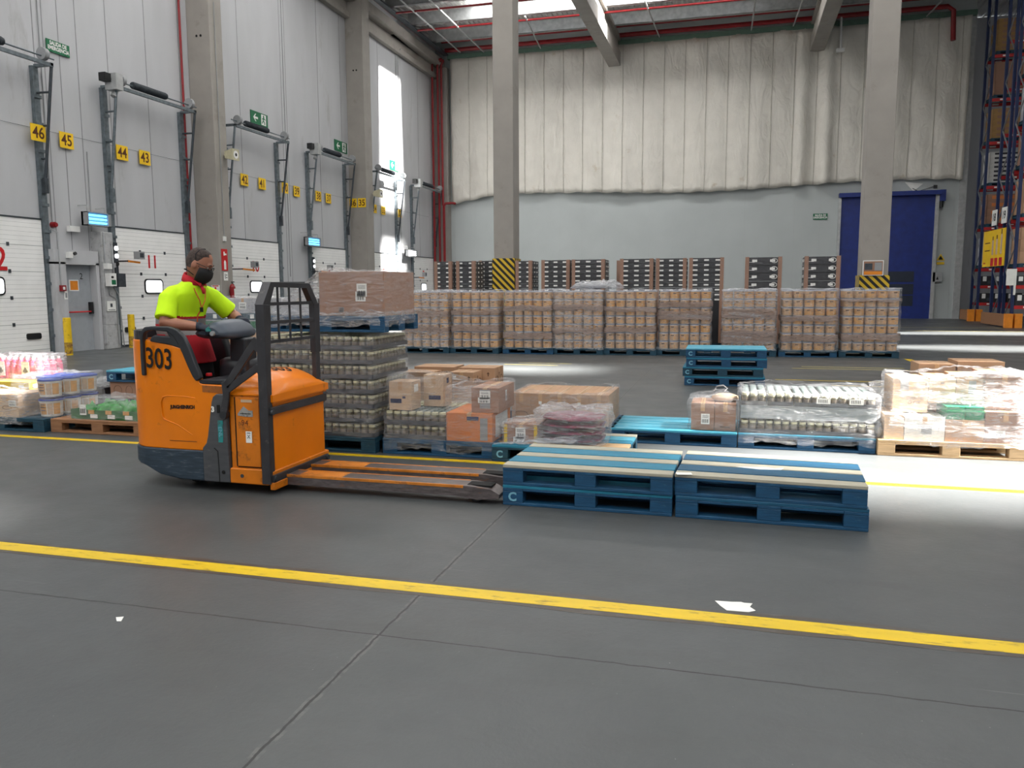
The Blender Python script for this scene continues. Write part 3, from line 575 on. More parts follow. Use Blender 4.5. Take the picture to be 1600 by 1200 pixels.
def plate(name, label, cat, X, y0, y1, z0, z1, m, extra=None, txt=None, th=0.01):
    g = MB(); g.box(X, X+th, y0, y1, z0, z1, 0); mats = [m]
    for (a, b, c, d, mm) in (extra or []):
        mats.append(mm); g.quad((X+th+0.002, y0+(a+b)/2*(y1-y0), z0+(c+d)/2*(z1-z0)), UY, UZ, (b-a)*(y1-y0), (d-c)*(z1-z0), len(mats)-1)
    if txt: mats.append(txt[2]); g.text(txt[0], (X+th+0.004, (y0+y1)/2, (z0+z1)/2), UY, UZ, txt[1], len(mats)-1)
    o = g.build(name, mats, at=(X, (y0+y1)/2, z0)); tag(o, label, cat); return o
plate('safety_notice', 'orange and white notice at the hinge side of the grey door', 'notice', X+0.051, 16.07, 16.24, 1.55, 1.98, M_guardo, [(0.1, .9, .55, .92, M_white), (.2, .7, .66, .8, M_dark)])
plate('safety_notice', 'orange notice in a white frame in the middle of the grey door', 'notice', X+0.051, 16.32, 16.62, 1.5, 1.78, M_white, [(.1, .9, .1, .9, M_guardo)])
plate('wall_notice', 'small white notice left of the grey door, below the call point', 'notice', LX+0.251, 15.95, 16.05, 1.3, 1.5, M_paper, [(.2, .8, .2, .8, M_grey)])
plate('arrow_notice', 'white notice with a black mark on the pier right of the grey door', 'notice', LX+0.35, 17.2, 17.5, 0.98, 1.24, M_paper, [(.35, .6, .4, .75, M_steel_d), (.1, .9, .1, .16, M_steel_d)])
g = MB(); g.box(LX, LX+0.34, 17.14, 17.62, 0, 0.62); g.box(LX, LX+0.34, 17.16, 17.56, 0.62, 3.0); tag(g.build('trim_2', M_pier, bevel=0.015), kind='structure')
g = MB(); g.box(LX+0.35, LX+0.5, 17.2, 17.42, 1.62, 1.95, 0); g.quad((LX+0.503, 17.32, 1.72), UY, UZ, 0.15, 0.12, 1); g.cyl((LX+0.5, 17.27, 1.85), (LX+0.53, 17.27, 1.85), 0.03, 8, 2); tag(g.build('door_control_box', [M_white, M_green, M_black], at=(LX+.4, 17.3, 1.6)), 'white door control box with a green label beside door 11', 'switch box')
g = MB(); g.box(LX+0.3, LX+0.5, 17.48, 17.75, 1.6, 1.95); tag(g.build('door_control_box', [M_steel_d], at=(LX+.4, 17.6, 1.6)), 'dark control box between the white one and the track of door 11', 'switch box')
g = MB(); g.box(LX+0.34, LX+0.46, 17.18, 17.34, 2.06, 2.2, 0); g.box(LX+0.34, LX+0.44, 17.4, 17.5, 2.1, 2.22, 1); tag(g.build('junction_box', [M_white, M_grey], at=(LX+.4, 17.3, 2.1)), 'white junction box above the control boxes by door 11', 'switch box')
for pts, lab in (([(LX+.36, 17.3, 1.62), (LX+.36, 17.3, 1.4), (LX+.37, 17.52, 1.3), (LX+.37, 17.54, .1)], 'grey conduit down the pier, left of the pair'), ([(LX+.36, 17.45, 1.6), (LX+.36, 17.62, 1.4), (LX+.37, 17.66, .7), (LX+.37, 17.7, .05)], 'grey conduit down the pier, right of the pair'),
        ([(LX+.36, 17.22, 2.2), (LX+.36, 17.22, 2.98), (LX+.02, 17.22, 3.02), (LX+.02, 17.22, 5.0)], 'grey conduit rising above the control boxes, left one'), ([(LX+.36, 17.48, 1.95), (LX+.36, 17.48, 2.7), (LX+.05, 17.4, 2.75)], 'grey conduit rising above the control boxes, right one'),
        ([(LX+.02, 15.98, 3.1), (LX+.02, 15.98, 12)], 'thin conduit rising above the red wall sounder'), ([(LX+.27, 15.86, 1.6), (LX+.27, 15.86, 2.9), (LX+.02, 15.86, 3.0)], 'thin conduit rising from the red call point'), ([(LX+.02, 26.75, 2), (LX+.02, 26.75, 12)], 'long conduit on the wall between doors 10 and 9'), ([(LX+.02, 36.98, 3), (LX+.02, 36.98, 13)], 'long white conduit at the edge of the daylight streak'), ([(LX+.06, 37.12, 3), (LX+.06, 37.12, 12.6), (LX+.3, 36.9, 12.9)], 'second white conduit beside the daylight streak')):
    g = MB(); g.tube(pts, 0.016 if pts[0][0] > LX+.1 else 0.013, 7); tag(g.build('conduit', M_grey, at=pts[0]), lab, 'conduit')
g = MB(); g.cyl((LX, 15.98, 3.09), (LX+0.1, 15.98, 3.09), 0.07, 12); g.cyl((LX+0.1, 15.98, 3.09), (LX+0.14, 15.98, 3.09), 0.05, 12); tag(g.build('alarm_sounder', M_red, at=(LX, 15.98, 3.05)), 'round red alarm sounder on the wall right of door 12', 'alarm')
g = MB(); g.box(LX+0.25, LX+0.32, 15.82, 15.96, 1.5, 1.64, 0); g.quad((LX+.323, 15.89, 1.57), UY, UZ, .07, .07, 1); tag(g.build('call_point', [M_red, M_white], at=(LX+.25, 15.89, 1.5)), 'red fire alarm call point left of the grey door', 'alarm')
g = MB(); g.box(LX+0.25, LX+0.35, 16.08, 16.2, 2.3, 2.45, 0); g.cyl((LX+.35, 16.24, 2.4), (LX+.4, 16.24, 2.42), .04, 10, 1); tag(g.build('emergency_lamp', [M_white, M_black], at=(LX+.25, 16.1, 2.3)), 'small white emergency spotlight above the grey door', 'lamp')
g = MB(); g.box(LX+0.02, LX+0.12, 16.4, 16.72, 2.96, 3.1, 0); tag(g.build('emergency_light', [M_white], at=(LX, 16.5, 2.9)), 'white oblong emergency light over the grey door', 'lamp')
# traffic lights and dock arms
def dock_light(y, z, lab, L_=1.25):
    t = thing('dock_light_arm', lab, 'lamp', (LX+0.15, y, z)); g = MB(); g.bar((LX+.2, y, z), (LX+.25, y+L_/2, z+.02), 0.03, 0.04, m=0); g.bar((LX+.25, y+L_/2, z+.02), (LX+.3, y+L_, z-.01), 0.03, 0.05, m=1); g.build('arm', [M_black, M_guardo], parent=t)
    g = MB(); g.box(LX+.28, LX+.45, y+L_-.2, y+L_+.02, z+.08, z+.28, 0); g.quad((LX+.453, y+L_-.09, z+.18), UY, UZ, .15, .12, 1); g.build('lamp_head', [M_grey, M_steel_d], parent=t)
dock_light(17.75, 2.27, 'folding dock lamp arm beside the red number 11', .8); dock_light(22.75, 2.18, 'folding dock lamp arm across the red number 10'); dock_light(28.0, 2.2, 'folding dock lamp arm above the load guard, third along the wall'); dock_light(38.2, 2.1, 'farthest folding dock lamp arm near the corner pillar')
for y, lab in ((17.62, 'white signal light column beside the insect lamp and control boxes'), (27.9, 'distant white signal light column behind the load guard')):
    g = MB(); g.box(LX+.3, LX+.36, y-.06, y+.06, 1.9, 2.75, 0); g.cyl((LX+.36, y, 2.6), (LX+.39, y, 2.6), .06, 10, 1); g.cyl((LX+.36, y, 2.4), (LX+.39, y, 2.4), .06, 10, 1); g.cyl((LX+.36, y, 2.2), (LX+.39, y, 2.2), .06, 10, 2); tag(g.build('signal_light', [M_steel_d, M_tubew, M_black], at=(LX+.3, y, 1.9)), lab, 'lamp')
# bollards
M_bolls = mat('bollard_scraped', (226, 186, 30), .6, dirt=(112, 74, 40), damt=.75, dscale=11)
for x, y, lab in ((-15.05, 15.36, 'scuffed yellow bollard in front of the grey door'), (-15.38, 17.83, 'scuffed yellow bollard left of door 11')):
    g = MB(); g.lathe((x, y, 0), [(0.085, 0), (0.085, 0.86), (0.08, 0.88)], 16); bo = g.build('bollard', M_boll, at=(x, y, 0)); tag(bo, lab, 'bollard')
    g = MB(); g.lathe((x, y, .04), [(0.0865, 0), (0.0865, .26)], 16); g.build('scraped_paint', M_bolls, parent=bo)
# fire point on pillar side
PX = -15.12
g = MB(); X = PX+.002; g.box(X, X+.012, 21.5, 21.8, 2.1, 2.76, 0); g.box(X+.012, X+.016, 21.54, 21.76, 2.5, 2.72, 0)
g.quad((X+.02, 21.62, 2.62), UY, UZ, .06, .12, 1); g.quad((X+.02, 21.69, 2.6), UY, UZ, .09, .05, 1); g.prism([(21.6, 2.14), (21.7, 2.14), (21.7, 2.36), (21.66, 2.42), (21.64, 2.42), (21.6, 2.36)], X+.012, X+.02, 'x', 1)
tag(g.build('fire_sign', [M_redp, M_paper], at=(PX, 21.65, 2.1)), 'tall red fire extinguisher sign on the pillar behind the driver', 'sign')
plate('instruction_notice', 'narrow white instruction sheet under the red fire sign', 'notice', PX+.002, 21.58, 21.78, 1.8, 2.06, M_paper, [(.2, .4, .2, .8, M_grey), (.5, .8, .6, .7, M_dark), (.5, .8, .3, .4, M_dark)])
g = MB(); g.box(-15.45, -15.17, 21.41, 21.425, 1.48, 1.66, 0); g.box(-15.34, -15.28, 21.405, 21.41, 1.5, 1.6, 1); g.box(-15.42, -15.2, 21.405, 21.41, 1.62, 1.65, 1)
tag(g.build('assembly_notice', [M_paper, M_redp], at=(-15.3, 21.41, 1.48)), 'white notice with a red mark on the front of the pillar behind the driver', 'notice')
t = thing('fire_extinguisher', 'red fire extinguisher hanging on the pillar behind the driver', 'fire extinguisher', (PX+.1, 21.85, 1.2))
g = MB(); g.lathe((PX+.1, 21.85, 1.2), [(.07, 0), (.085, .02), (.085, .4), (.06, .47), (.025, .5)], 14); g.build('cylinder', M_red, parent=t)
g = MB(); g.cyl((PX+.1, 21.85, 1.7), (PX+.1, 21.85, 1.75), .02, 8); g.box(PX+.07, PX+.17, 21.83, 21.87, 1.74, 1.77); g.tube([(PX+.1, 21.88, 1.72), (PX+.12, 21.96, 1.6), (PX+.14, 21.94, 1.4)], .012, 6); g.build('valve_and_hose', M_black, parent=t)
g = MB(); g.box(PX+.18, PX+.19, 21.82, 21.89, 1.3, 1.55); g.build('instruction_label', M_paper, parent=t)
g = MB(); g.box(PX, PX+.06, 21.62, 21.72, 3.0, 3.14); tag(g.build('socket_box', M_white, at=(PX, 21.67, 3.0)), 'small white socket box above the red fire sign', 'switch box')
g = MB(); g.cyl((PX+.02, 21.67, 3.14), (PX+.02, 21.67, 10), .012, 6); tag(g.build('conduit', M_grey, at=(PX, 21.67, 3.1)), 'conduit rising from the socket box on the pillar', 'conduit')
# ================================================================ blue door on the back wall
t = struct('door_8', (7, 42.3, 0)); g = MB(); g.box(4.92, 9.05, 42.3, 42.36, 0, 5.8, 0)
for zz in (0.9, 1.75, 2.6, 3.5, 4.4): g.box(4.92, 9.05, 42.295, 42.3, zz, zz+.04, 0)
for z0 in (.6, 1.15, 1.75): g.box(7.0, 8.3, 42.285, 42.295, z0, z0+.5, 1)
g.build('door_curtain', [M_blue_door, mat('door_window_smoke', (34, 44, 62), 0.3)], parent=t)
g = MB(); g.box(4.8, 4.92, 42.2, 42.4, 0, 5.9, 0); g.box(9.05, 9.2, 42.2, 42.4, 0, 5.9, 0); g.build('door_frame', M_steel_l, parent=t)
g = MB(); g.box(4.8, 9.25, 42.0, 42.38, 5.8, 6.0, 0); g.box(9.2, 9.45, 42.1, 42.35, 5.5, 6.02, 0); g.cyl((9.3, 42.2, 5.2), (9.3, 42.2, 5.5), .08, 10, 1); g.build('roller_box', [M_blue_door, M_black], parent=t)
g = MB(); g.add([(9.25, 42.38, 2.75), (9.62, 42.38, 2.75), (9.43, 42.38, 3.07)], [(0, 1, 2)], 0); g.add([(9.33, 42.37, 2.79), (9.54, 42.37, 2.79), (9.43, 42.37, 2.98)], [(0, 1, 2)], 1); g.box(9.27, 9.6, 42.37, 42.39, 2.56, 2.68, 0)
o = g.build('warning_sign', [M_hazy, M_dark], at=(9.43, 42.38, 2.6)); tag(o, 'yellow warning triangle on the wall right of the blue door', 'sign')
g = MB(); g.box(9.1, 9.5, 42.2, 42.39, 1.75, 2.2, 0); g.prism([(9.25, 1.85), (9.35, 1.85), (9.3, 2.0)], 42.18, 42.2, 'y', 1); tag(g.build('control_box', [M_grey, M_dark], at=(9.3, 42.3, 1.75)), 'grey control box on the wall right of the blue door', 'switch box')
g = MB(); g.bar((8.05, 42.35, 6.15), (8.3, 42.35, 6.0), .02, .03, m=0, up=(0, 1, 0)); g.bar((8.3, 42.35, 6.0), (8.95, 42.35, 6.2), .02, .05, m=0, up=(0, 1, 0)); g.box(8.95, 9.1, 42.3, 42.38, 6.12, 6.26, 0); g.add([(7.7, 42.37, 6.45), (8.1, 42.37, 6.0), (8.5, 42.37, 6.35)], [(0, 1, 2)], 1)
tag(g.build('loose_wiring', [M_black, M_paper], at=(8.5, 42.35, 6.1)), 'black cable bracket above the right end of the blue door', 'wall fitting')
# ================================================================ pallets
def make_pallet(label, loc, rotz=0.0, side=None, tops=None, logo=False, L_=1.2, W=0.8, full=True, group=None, name='pallet', H=0.144):
    side = side or M_pblue; tops = tops or [M_ptop]*5
    t = thing(name, label, 'pallet', loc, rotz, group); a, b = L_/2, W/2; rz = Vector((0, 0, 0))
    def P(g, nm, m, lab=None):
        me = g.mesh(nm, m if isinstance(m, (list, tuple)) else [m]); o = bpy.data.objects.new(nm, me); COL.objects.link(o); o.parent = t
        bv = o.modifiers.new('bevel', 'BEVEL'); bv.width = 0.003; bv.segments = 1; bv.limit_method = 'ANGLE'
        if lab: o['label'] = lab
        return o
    ws = [0.115, 0.175, 0.115, 0.175, 0.115]; gap = (W-sum(ws))/4; y = -b
    if full:
        for i in range(5):
            g = MB(); g.box(-a, a, y, y+ws[i], H-.022, H); P(g, 'deck_board', [tops[i]] if tops[i] is side else [tops[i]]); y += ws[i]+gap
        for x in (-a, -.0725, a-.145):
            g = MB(); g.box(x, x+.145, -b, b, H-.044, H-.022); P(g, 'stringer_board', side)
        for yy in (-b, b-.1):
            g = MB(); g.box(-a+.145, -.0725, yy, yy+.1, H-.04, H-.022); g.box(.0725, a-.145, yy, yy+.1, H-.04, H-.022); P(g, 'side_board', side)
        for yy in (-b, -.0725, b-.1):
            wy = .1 if yy != -.0725 else .145
            g = MB(); g.box(-a, a, yy, yy+wy, 0, .022); P(g, 'bottom_board', side)
            for x in (-a, -.0725, a-.145):
                g = MB(); g.box(x, x+.145, yy, yy+wy, .022, H-.044)
                if logo and yy == -b and x == -a:
                    g.text('C', (x+.07, yy, .06), (1, 0, 0), UZ, .085, 1, bold=.003, ext=.0015); P(g, 'block', [side, M_logo])
                else: P(g, 'block', side)
    else:
        g = MB(); y = -b
        for i in range(5): g.box(-a, a, y, y+ws[i], H-.022, H); y += ws[i]+gap
        g.box(-a, a, -b, -b+.1, H-.044, H-.022); g.box(-a, a, b-.1, b, H-.044, H-.022); P(g, 'deck', tops[0])
        g = MB()
        for yy, wy in ((-b, .1), (-.0725, .145), (b-.1, .1)): g.box(-a, a, yy, yy+wy, 0, .022)
        P(g, 'base_boards', side)
        for x in (-a, -.0725, a-.145):
            g = MB(); g.box(x, x+.145, -b, b, .022, H-.044); P(g, 'block', side)
    return t
CY = -90
# front stacks
T1 = [M_pbare, M_ptop, M_pbare, M_ptop, M_pbare]; T2 = [M_pbare, M_ptopd, M_pbare, M_ptopd, M_pbare]
gA = 'empty blue pallets stacked two high in front of the forks'; gB = 'empty blue pallets stacked two high at the front right'
make_pallet('lower blue pallet of the left front stack, touching the fork tips', (-.93, 5.645, 0), -.012, M_pblue, [M_ptop]*5, True, 1.165, .8, group=gA)
make_pallet('upper blue pallet of the left front stack with pale worn boards', (-.925, 5.64, .144), -.022, M_pblue, T1, False, 1.165, .8, group=gA)
make_pallet('lower dark blue pallet of the right front stack', (.27, 5.62, 0), -.035, M_pblue, [M_ptopd]*5, False, 1.175, .8, group=gB)
make_pallet('upper dark blue pallet of the right front stack with bare centre board', (.265, 5.625, .144), -.05, M_pblue, T2, False, 1.17, .8, group=gB)
g = MB(); g.obox((-.28, 5.265, .2905), (.1, .06, .002), Matrix.Rotation(.2, 3, 'Z')); tag(g.build('address_label', M_paper, at=(-.28, 5.26, .29)), 'white label stuck on the corner of the right front pallet stack', 'label')
g = MB(); g.prism([(.05, 5.56), (.25, 5.60), (.3, 5.57), (.36, 5.6), (.34, 5.54), (.2, 5.52)], .2885, .290, 'z'); tag(g.build('torn_label', M_paper, at=(.2, 5.56, .289)), 'torn paper scraps on top of the right front pallet stack', 'label')
# four high stack
for k, (lab, dx) in enumerate((('bottom', 0), ('second', -.03), ('third', .02), ('top', .01))):
    make_pallet('%s pallet of the four high empty blue stack by the wrapped tubs' % lab, (-.1+dx, 13.05, .144*k), .004*k, M_pblue if k != 1 else M_pblued, [M_pcyan if k == 3 else M_ptop]*5, True, group='four high stack of empty blue pallets')
# pallets in the middle row
make_pallet('bright blue empty pallet carrying two cartons at its right end', (-.53, 8.13, 0), .0, M_pblue, [M_pcyan]*5, False, 1.2, .8)
make_pallet('worn blue pallet under the wrapped purple bags, its right end empty', (-1.42, 7.02, 0), .0, M_pblued, [M_ptop, M_wood, M_ptop, M_pcyan, M_pbare], True, 1.18, .8)
make_pallet('blue pallet under the load of shiny wrapped green trays', (.68, 8.13, 0), .0, M_pblue, [M_ptop]*5, False)
make_pallet('bare wooden pallet under the brightly sunlit wrapped cartons', (1.88, 8.1, 0), .02, M_wood, [M_wood]*5, False, 1.2, .8)
make_pallet('dark green pallet under the tall stack of jars', (-3.74, 7.05, 0), 0, M_pblued, [M_pblued]*5, True)
make_pallet('blue pallet on top of the tall jar stack under the big brown carton', (-3.62, 7.05, 1.115), .0, M_pblue, [M_pblue]*5, False, 1.2, .8)
make_pallet('navy pallet under the low jars and the orange carton', (-2.53, 7.08, 0), .0, M_pblue, [M_pblue]*5, False, 1.1, .8)

make_pallet('pallet under the block of flat topped cartons behind the purple bags', (-1.65, 8.15, 0), .0, M_pblue, [M_pblue]*5, False, 1.1, .8, full=False)
make_pallet('hidden pallet under the pale cartons behind the low jars', (-2.92, 8.2, 0), .0, M_pblue, [M_pblue]*5, False, 1.1, .8, full=False)
make_pallet('blue pallet at the far left under beige cartons and blue lidded tubs', (-7.66, 7.2, 0), 0, M_pblued, [M_pblued]*5, False)
make_pallet('blue pallet behind the far left one, under the pink bottles', (-9.1, 8.3, 0), 0, M_pblued, [M_pblued]*5, False, 1.9, full=False)
make_pallet('old brown wooden pallet under the green bags left of the truck', (-6.42, 7.25, 0), 0, M_woodd, [M_woodd]*5, False)
make_pallet('blue pallet lying on the brown shrink packs left of the truck', (-7.0, 8.72, .362), 0, M_pblue, [M_pcyan]*5, True, full=True)
make_pallet('pallet under the brown shrink packs left of the truck', (-7.0, 8.75, 0), 0, M_pblued, [M_pblued]*5, full=False)
make_pallet('pallet under the grey cartons seen between the driver and the load guard', (-6.95, 10.4, 0), 0, M_pblued, [M_pblued]*5, full=False)
# ---------------------------------------------------------------- cartons
def carton(label, x0, x1, y0, y1, z0, z1, m=None, tape=True, prints=None, lab=None, name='carton', cat='carton', rotz=0.0, group=None):
    """one closed box: body with a taped top seam, printed marks, and a paper label as its part"""
    m = m or M_card; c = ((x0+x1)/2, (y0+y1)/2, z0); t = thing(name, label, cat, c, rotz, group)
    a, b, h = (x1-x0)/2, (y1-y0)/2, z1-z0; g = MB(); e = .0015
    g.box(-a, a, -b, b, 0, h, 0)
    if tape:
        if a > b: g.box(-a-.001, a+.001, -.02, .02, h, h+.0012, 1); g.box(-a, a, -.0015, .0015, h+.0012, h+.002, 2); g.box(a, a+.001, -.02, .02, h*.75, h, 1)
        else: g.box(-.02, .02, -b-.001, b+.001, h, h+.0012, 1); g.box(-.0015, .0015, -b, b, h+.0012, h+.002, 2); g.box(-.02, .02, -b-.001, -b, h*.7, h, 1)
    for p in (prints or []):
        k = p[0]
        if k == 't': g.text(p[1], (-a+p[2]*2*a, -b, p[3]*h), UX, UZ, p[4], p[5] if len(p) > 5 else 2)
        if k == 'ts': g.text(p[1], (a, -b+p[2]*2*b, p[3]*h), UY, UZ, p[4], p[5] if len(p) > 5 else 2)
        if k == 'q': g.quad((-a+p[1]*2*a, -b-e, p[2]*h), UX, UZ, p[3], p[4], p[5])
        if k == 'qs': g.quad((a+e, -b+p[1]*2*b, p[2]*h), UY, UZ, p[3], p[4], p[5])
        if k == 'o':
            pts = [(-a+p[1]*2*a+p[3]*math.cos(q*math.pi/10), -b-e, p[2]*h+p[4]*math.sin(q*math.pi/10)) for q in range(21)]; g.tube(pts, .0025, 4, 2)
        if k == 'os':
            pts = [(a+e, -b+p[1]*2*b+p[3]*math.cos(q*math.pi/10), p[2]*h+p[4]*math.sin(q*math.pi/10)) for q in range(21)]; g.tube(pts, .0025, 4, 2)
        if k == 'up':
            X, Z, s = -a+p[1]*2*a, p[2]*h, p[3]; g.add([(X-s, -b-e, Z), (X+s, -b-e, Z), (X, -b-e, Z+s*1.2)], [(0, 1, 2)], 2); g.quad((X, -b-e, Z-s*.7), UX, UZ, s*.6, s*1.4, 2)
        if k == 'ups':
            Y, Z, s = -b+p[1]*2*b, p[2]*h, p[3]; g.add([(a+e, Y-s, Z), (a+e, Y+s, Z), (a+e, Y, Z+s*1.2)], [(0, 1, 2)], 2); g.quad((a+e, Y, Z-s*.7), UY, UZ, s*.6, s*1.4, 2)
    me = g.mesh('box', [m, M_tape, M_cardt, M_navy, M_paper, M_green, M_grey]); o = bpy.data.objects.new('box', me); COL.objects.link(o); o.parent = t
    bv = o.modifiers.new('bevel', 'BEVEL'); bv.width = .004; bv.segments = 2; bv.limit_method = 'ANGLE'; bv.angle_limit = R(60)
    for q in (lab or []):   # (face, u, v, w, h, style)
        f, u, v, w, hh = q[:5]; g = MB()
        o_ = (-a+u*2*a, -b-.003, v*h) if f == 'f' else (a+.003, -b+u*2*b, v*h); U = UX if f == 'f' else UY
        g.quad(o_, U, UZ, w, hh, 0); n = Vector(o_)+U.cross(UZ)*.0012
        for i in range(7): g.quad(n+U*(-.36+i*.12)*w+UZ*(-.2*hh), U, UZ, w*(.03+.05*(i % 2)), hh*.35, 1)
        for i in range(3): g.quad(n+UZ*(.12+.1*i)*hh, U, UZ, w*.7, hh*.03, 1)
        me = g.mesh('shipping_label', [M_paper, M_dark]); o = bpy.data.objects.new('shipping_label', me); COL.objects.link(o); o.parent = t; o['label'] = 'white printed label'
    return t
def film(label, x0, x1, y0, y1, z0, z1, m=None, amp=.012, off=.012, top=0.6, seed=1, prof=None, flare=0.0):
    """stretch film wound round a load: a wrinkled skin with pulled-in bands and a rumpled top edge"""
    rnd = random.Random(seed); m = m or M_film; c = ((x0+x1)/2, (y0+y1)/2, z0); x0 -= off; x1 += off; y0 -= off; y1 += off
    P = []; st = .05
    def seg(ax, ay, bx, by):
        n = max(2, int(math.hypot(bx-ax, by-ay)/st))
        for i in range(n): P.append((ax+(bx-ax)*i/n, ay+(by-ay)*i/n))
    r = .02
    seg(x0+r, y0, x1-r, y0); seg(x1, y0+r, x1, y1-r); seg(x1-r, y1, x0+r, y1); seg(x0, y1-r, x0, y0+r)
    nz = max(3, int((z1-z0)/.045)); rings = []; ph = [rnd.random()*6.28 for _ in range(8)]
    for k in range(nz+1):
        z = z0+(z1-z0)*k/nz; ring = []
        for i, (x, y) in enumerate(P):
            cx, cy = c[0], c[1]; dx, dy = x-cx, y-cy; d = math.hypot(dx, dy)
            w = amp*(math.sin(z*23+ph[0]+x*3)+.6*math.sin(z*51+ph[1]-y*5+x*2)+rnd.uniform(-.5, .5))*.5+amp*.6
            w += flare*max(0, 1-(z-z0)/.1)
            zz = z+(rnd.uniform(-1, 1)*.012+.015*math.sin(x*9+ph[2]) if k in (0, nz) else 0)
            if prof: zz = z0+(zz-z0)*prof(x, y)
            ring.append((x+dx/d*w, y+dy/d*w, zz))
        rings.append(ring)
    n = len(P)
    if top:   # folded-in rim on top of the load
        for s, dz in ((.97, .012), (.9, .006), (1-top*.5, .01), (1-top, .004)):
            rings.append([(c[0]+(x-c[0])*s+rnd.uniform(-.006, .006), c[1]+(y-c[1])*s+rnd.uniform(-.006, .006), rings[nz][i][2]+dz+rnd.uniform(0, .008)) for i, (x, y) in enumerate(P)])
    g = MB(); g.rings(rings, 0, True, False)
    o = g.build('stretch_film', m, at=c); tag(o, label, 'plastic wrap'); return o
def sag_film(label, pts0, pts1, m=None, n=18, sag=.04, seed=3):
    """a loose sheet of film pulled between two edges (lists of points)"""
    rnd = random.Random(seed); g = MB(); k = len(pts0); vs = []
    for i in range(n+1):
        t = i/n
        for a, b in zip(pts0, pts1):
            p = Vector(a).lerp(Vector(b), t); p.z -= sag*math.sin(math.pi*t); p.y += rnd.uniform(-.006, .006); p.z += rnd.uniform(-.006, .006); vs.append(p)
    g.add(vs, [(i*k+j, i*k+j+1, (i+1)*k+j+1, (i+1)*k+j) for i in range(n) for j in range(k-1)], 0, True)
    o = g.build('stretch_film', m or M_film, at=vs[0]); tag(o, label, 'plastic wrap'); return o
# ---------------------------------------------------------------- jars
def jar_geo(g, x, y, z, h=.108, r=.034, lid=0, seg=9):
    g.lathe((x, y, z), [(r*.9, 0), (r, .006), (r, h*.16), (r*1.005, h*.17), (r*1.005, h*.55), (r, h*.56), (r, h*.7), (r*.8, h*.79)], seg, ms=[1, 1, 2, 2, 2, 1, 1])
    g.lathe((x, y, z), [(r*.93, h*.78), (r*.95, h*.8), (r*.95, h*.97), (r*.86, h)], seg, m=lid)
jm = [M_jarlid, M_jarbody, M_jarlabel]; jmg = [M_jarlidg, M_jarbody, M_jarlabel]
gj = MB(); jar_geo(gj, 0, 0, 0); JAR = gj.mesh('jar', jm); gj = MB(); jar_geo(gj, 0, 0, 0); JARG = gj.mesh('jar', jmg)
def put(name, me, loc, label, cat, group, rz=0.0):
    o = bpy.data.objects.new(name, me); COL.objects.link(o); o.location = loc; o.rotation_euler.z = rz; return tag(o, label, cat, group)
ORD = ['bottom', 'second', 'third', 'fourth', 'fifth', 'sixth', 'seventh']
def jar_load(desc, x0, y0, z0, nx, ny, layers, pitch=.135, p=.0735, toplid=False, skipf=None, fill=True):
    W, D = nx*p, ny*p; st = MB()
    for k in range(layers):
        z = z0+k*pitch; last = k == layers-1
        g = MB(); g.box(x0, x0+W, y0, y0+D, z+.001, z+.008); 
        for a, b, c, d in ((x0-.004, x0+W+.004, y0-.006, y0-.002), (x0+W+.002, x0+W+.006, y0-.004, y0+D), (x0-.006, x0-.002, y0-.004, y0+D)): g.box(a, b, c, d, z+.001, z+.04)
        o = g.build('jar_tray', M_tray, at=(x0+W/2, y0+D/2, z)); tag(o, '%s tray of jars, %s layer up' % (desc, ORD[k]), 'tray', 'trays of ' + desc)
        for i in range(nx):
            for j in range(ny):
                x, y = x0+(i+.5)*p, y0+(j+.5)*p; vis = (j == 0 or i == nx-1 or (toplid and last))
                if skipf and skipf(k, i, j): vis = False
                if vis:
                    side = 'front face' if j == 0 else ('right side' if i == nx-1 else 'top')
                    put('jar', JARG if (toplid and last and j > 0) else JAR, (x, y, z+.009), 'glass jar, %s layer up, %s of %s' % (ORD[k], side, desc), 'jar', '%s, %s layer, %s' % (desc, ORD[k], side), random.random()*6)
                elif fill: jar_geo(st, x, y, z+.009, seg=6)
    if fill and st.v:
        o = st.build('jars_inside', jm, at=(x0+W/2, y0+D/2, z0)); tag(o, 'jars packed inside %s, behind the outer rows' % desc, 'jar', kind='stuff')
jar_load('the tall jar stack', -4.33, 6.665, .146, 16, 11, 7, skipf=lambda k, i, j: k < 4 and i < 8)
jar_load('the low two layer jar load', -3.06, 6.70, .146, 8, 10, 2, pitch=.13, p=.0735, toplid=True, skipf=lambda k, i, j: j > 5)

# ---------------------------------------------------------------- load on top of the jar stack
carton('big brown carton wrapped in film on top of the tall jar stack', -3.70, -3.045, 6.72, 7.42, 1.262, 1.665, M_card4, False, prints=[('q', .34, .14, .05, .045, 6), ('q', .34, .14, .042, .037, 0)], lab=[('f', .66, .58, .1, .12), ('f', .64, .44, .1, .09)])
carton('small pale carton beside the big brown carton, behind film', -4.15, -3.76, 6.8, 7.3, 1.262, 1.42, M_greycarton)
film('clear stretch film around the big brown carton', -3.70, -3.045, 6.72, 7.42, 1.262, 1.67, M_film_l, seed=4, top=.5)
film('stretch film pulled down over the pallet on the tall jar stack', -4.2, -3.03, 6.66, 7.44, 1.17, 1.285, M_film, seed=5, top=.15, amp=.008)
sag_film('stretch film tent sloping left from the big brown carton', [(-3.70, 6.70, 1.66), (-3.70, 7.05, 1.67), (-3.70, 7.4, 1.66)], [(-4.22, 6.68, 1.27), (-4.22, 7.05, 1.28), (-4.22, 7.4, 1.27)], M_film_h, sag=-.02)
sag_film('front sheet of film left of the big brown carton', [(-3.71, 6.7, 1.27), (-3.71, 6.7, 1.66)], [(-4.22, 6.67, 1.26), (-4.22, 6.67, 1.3)], M_film, sag=0)
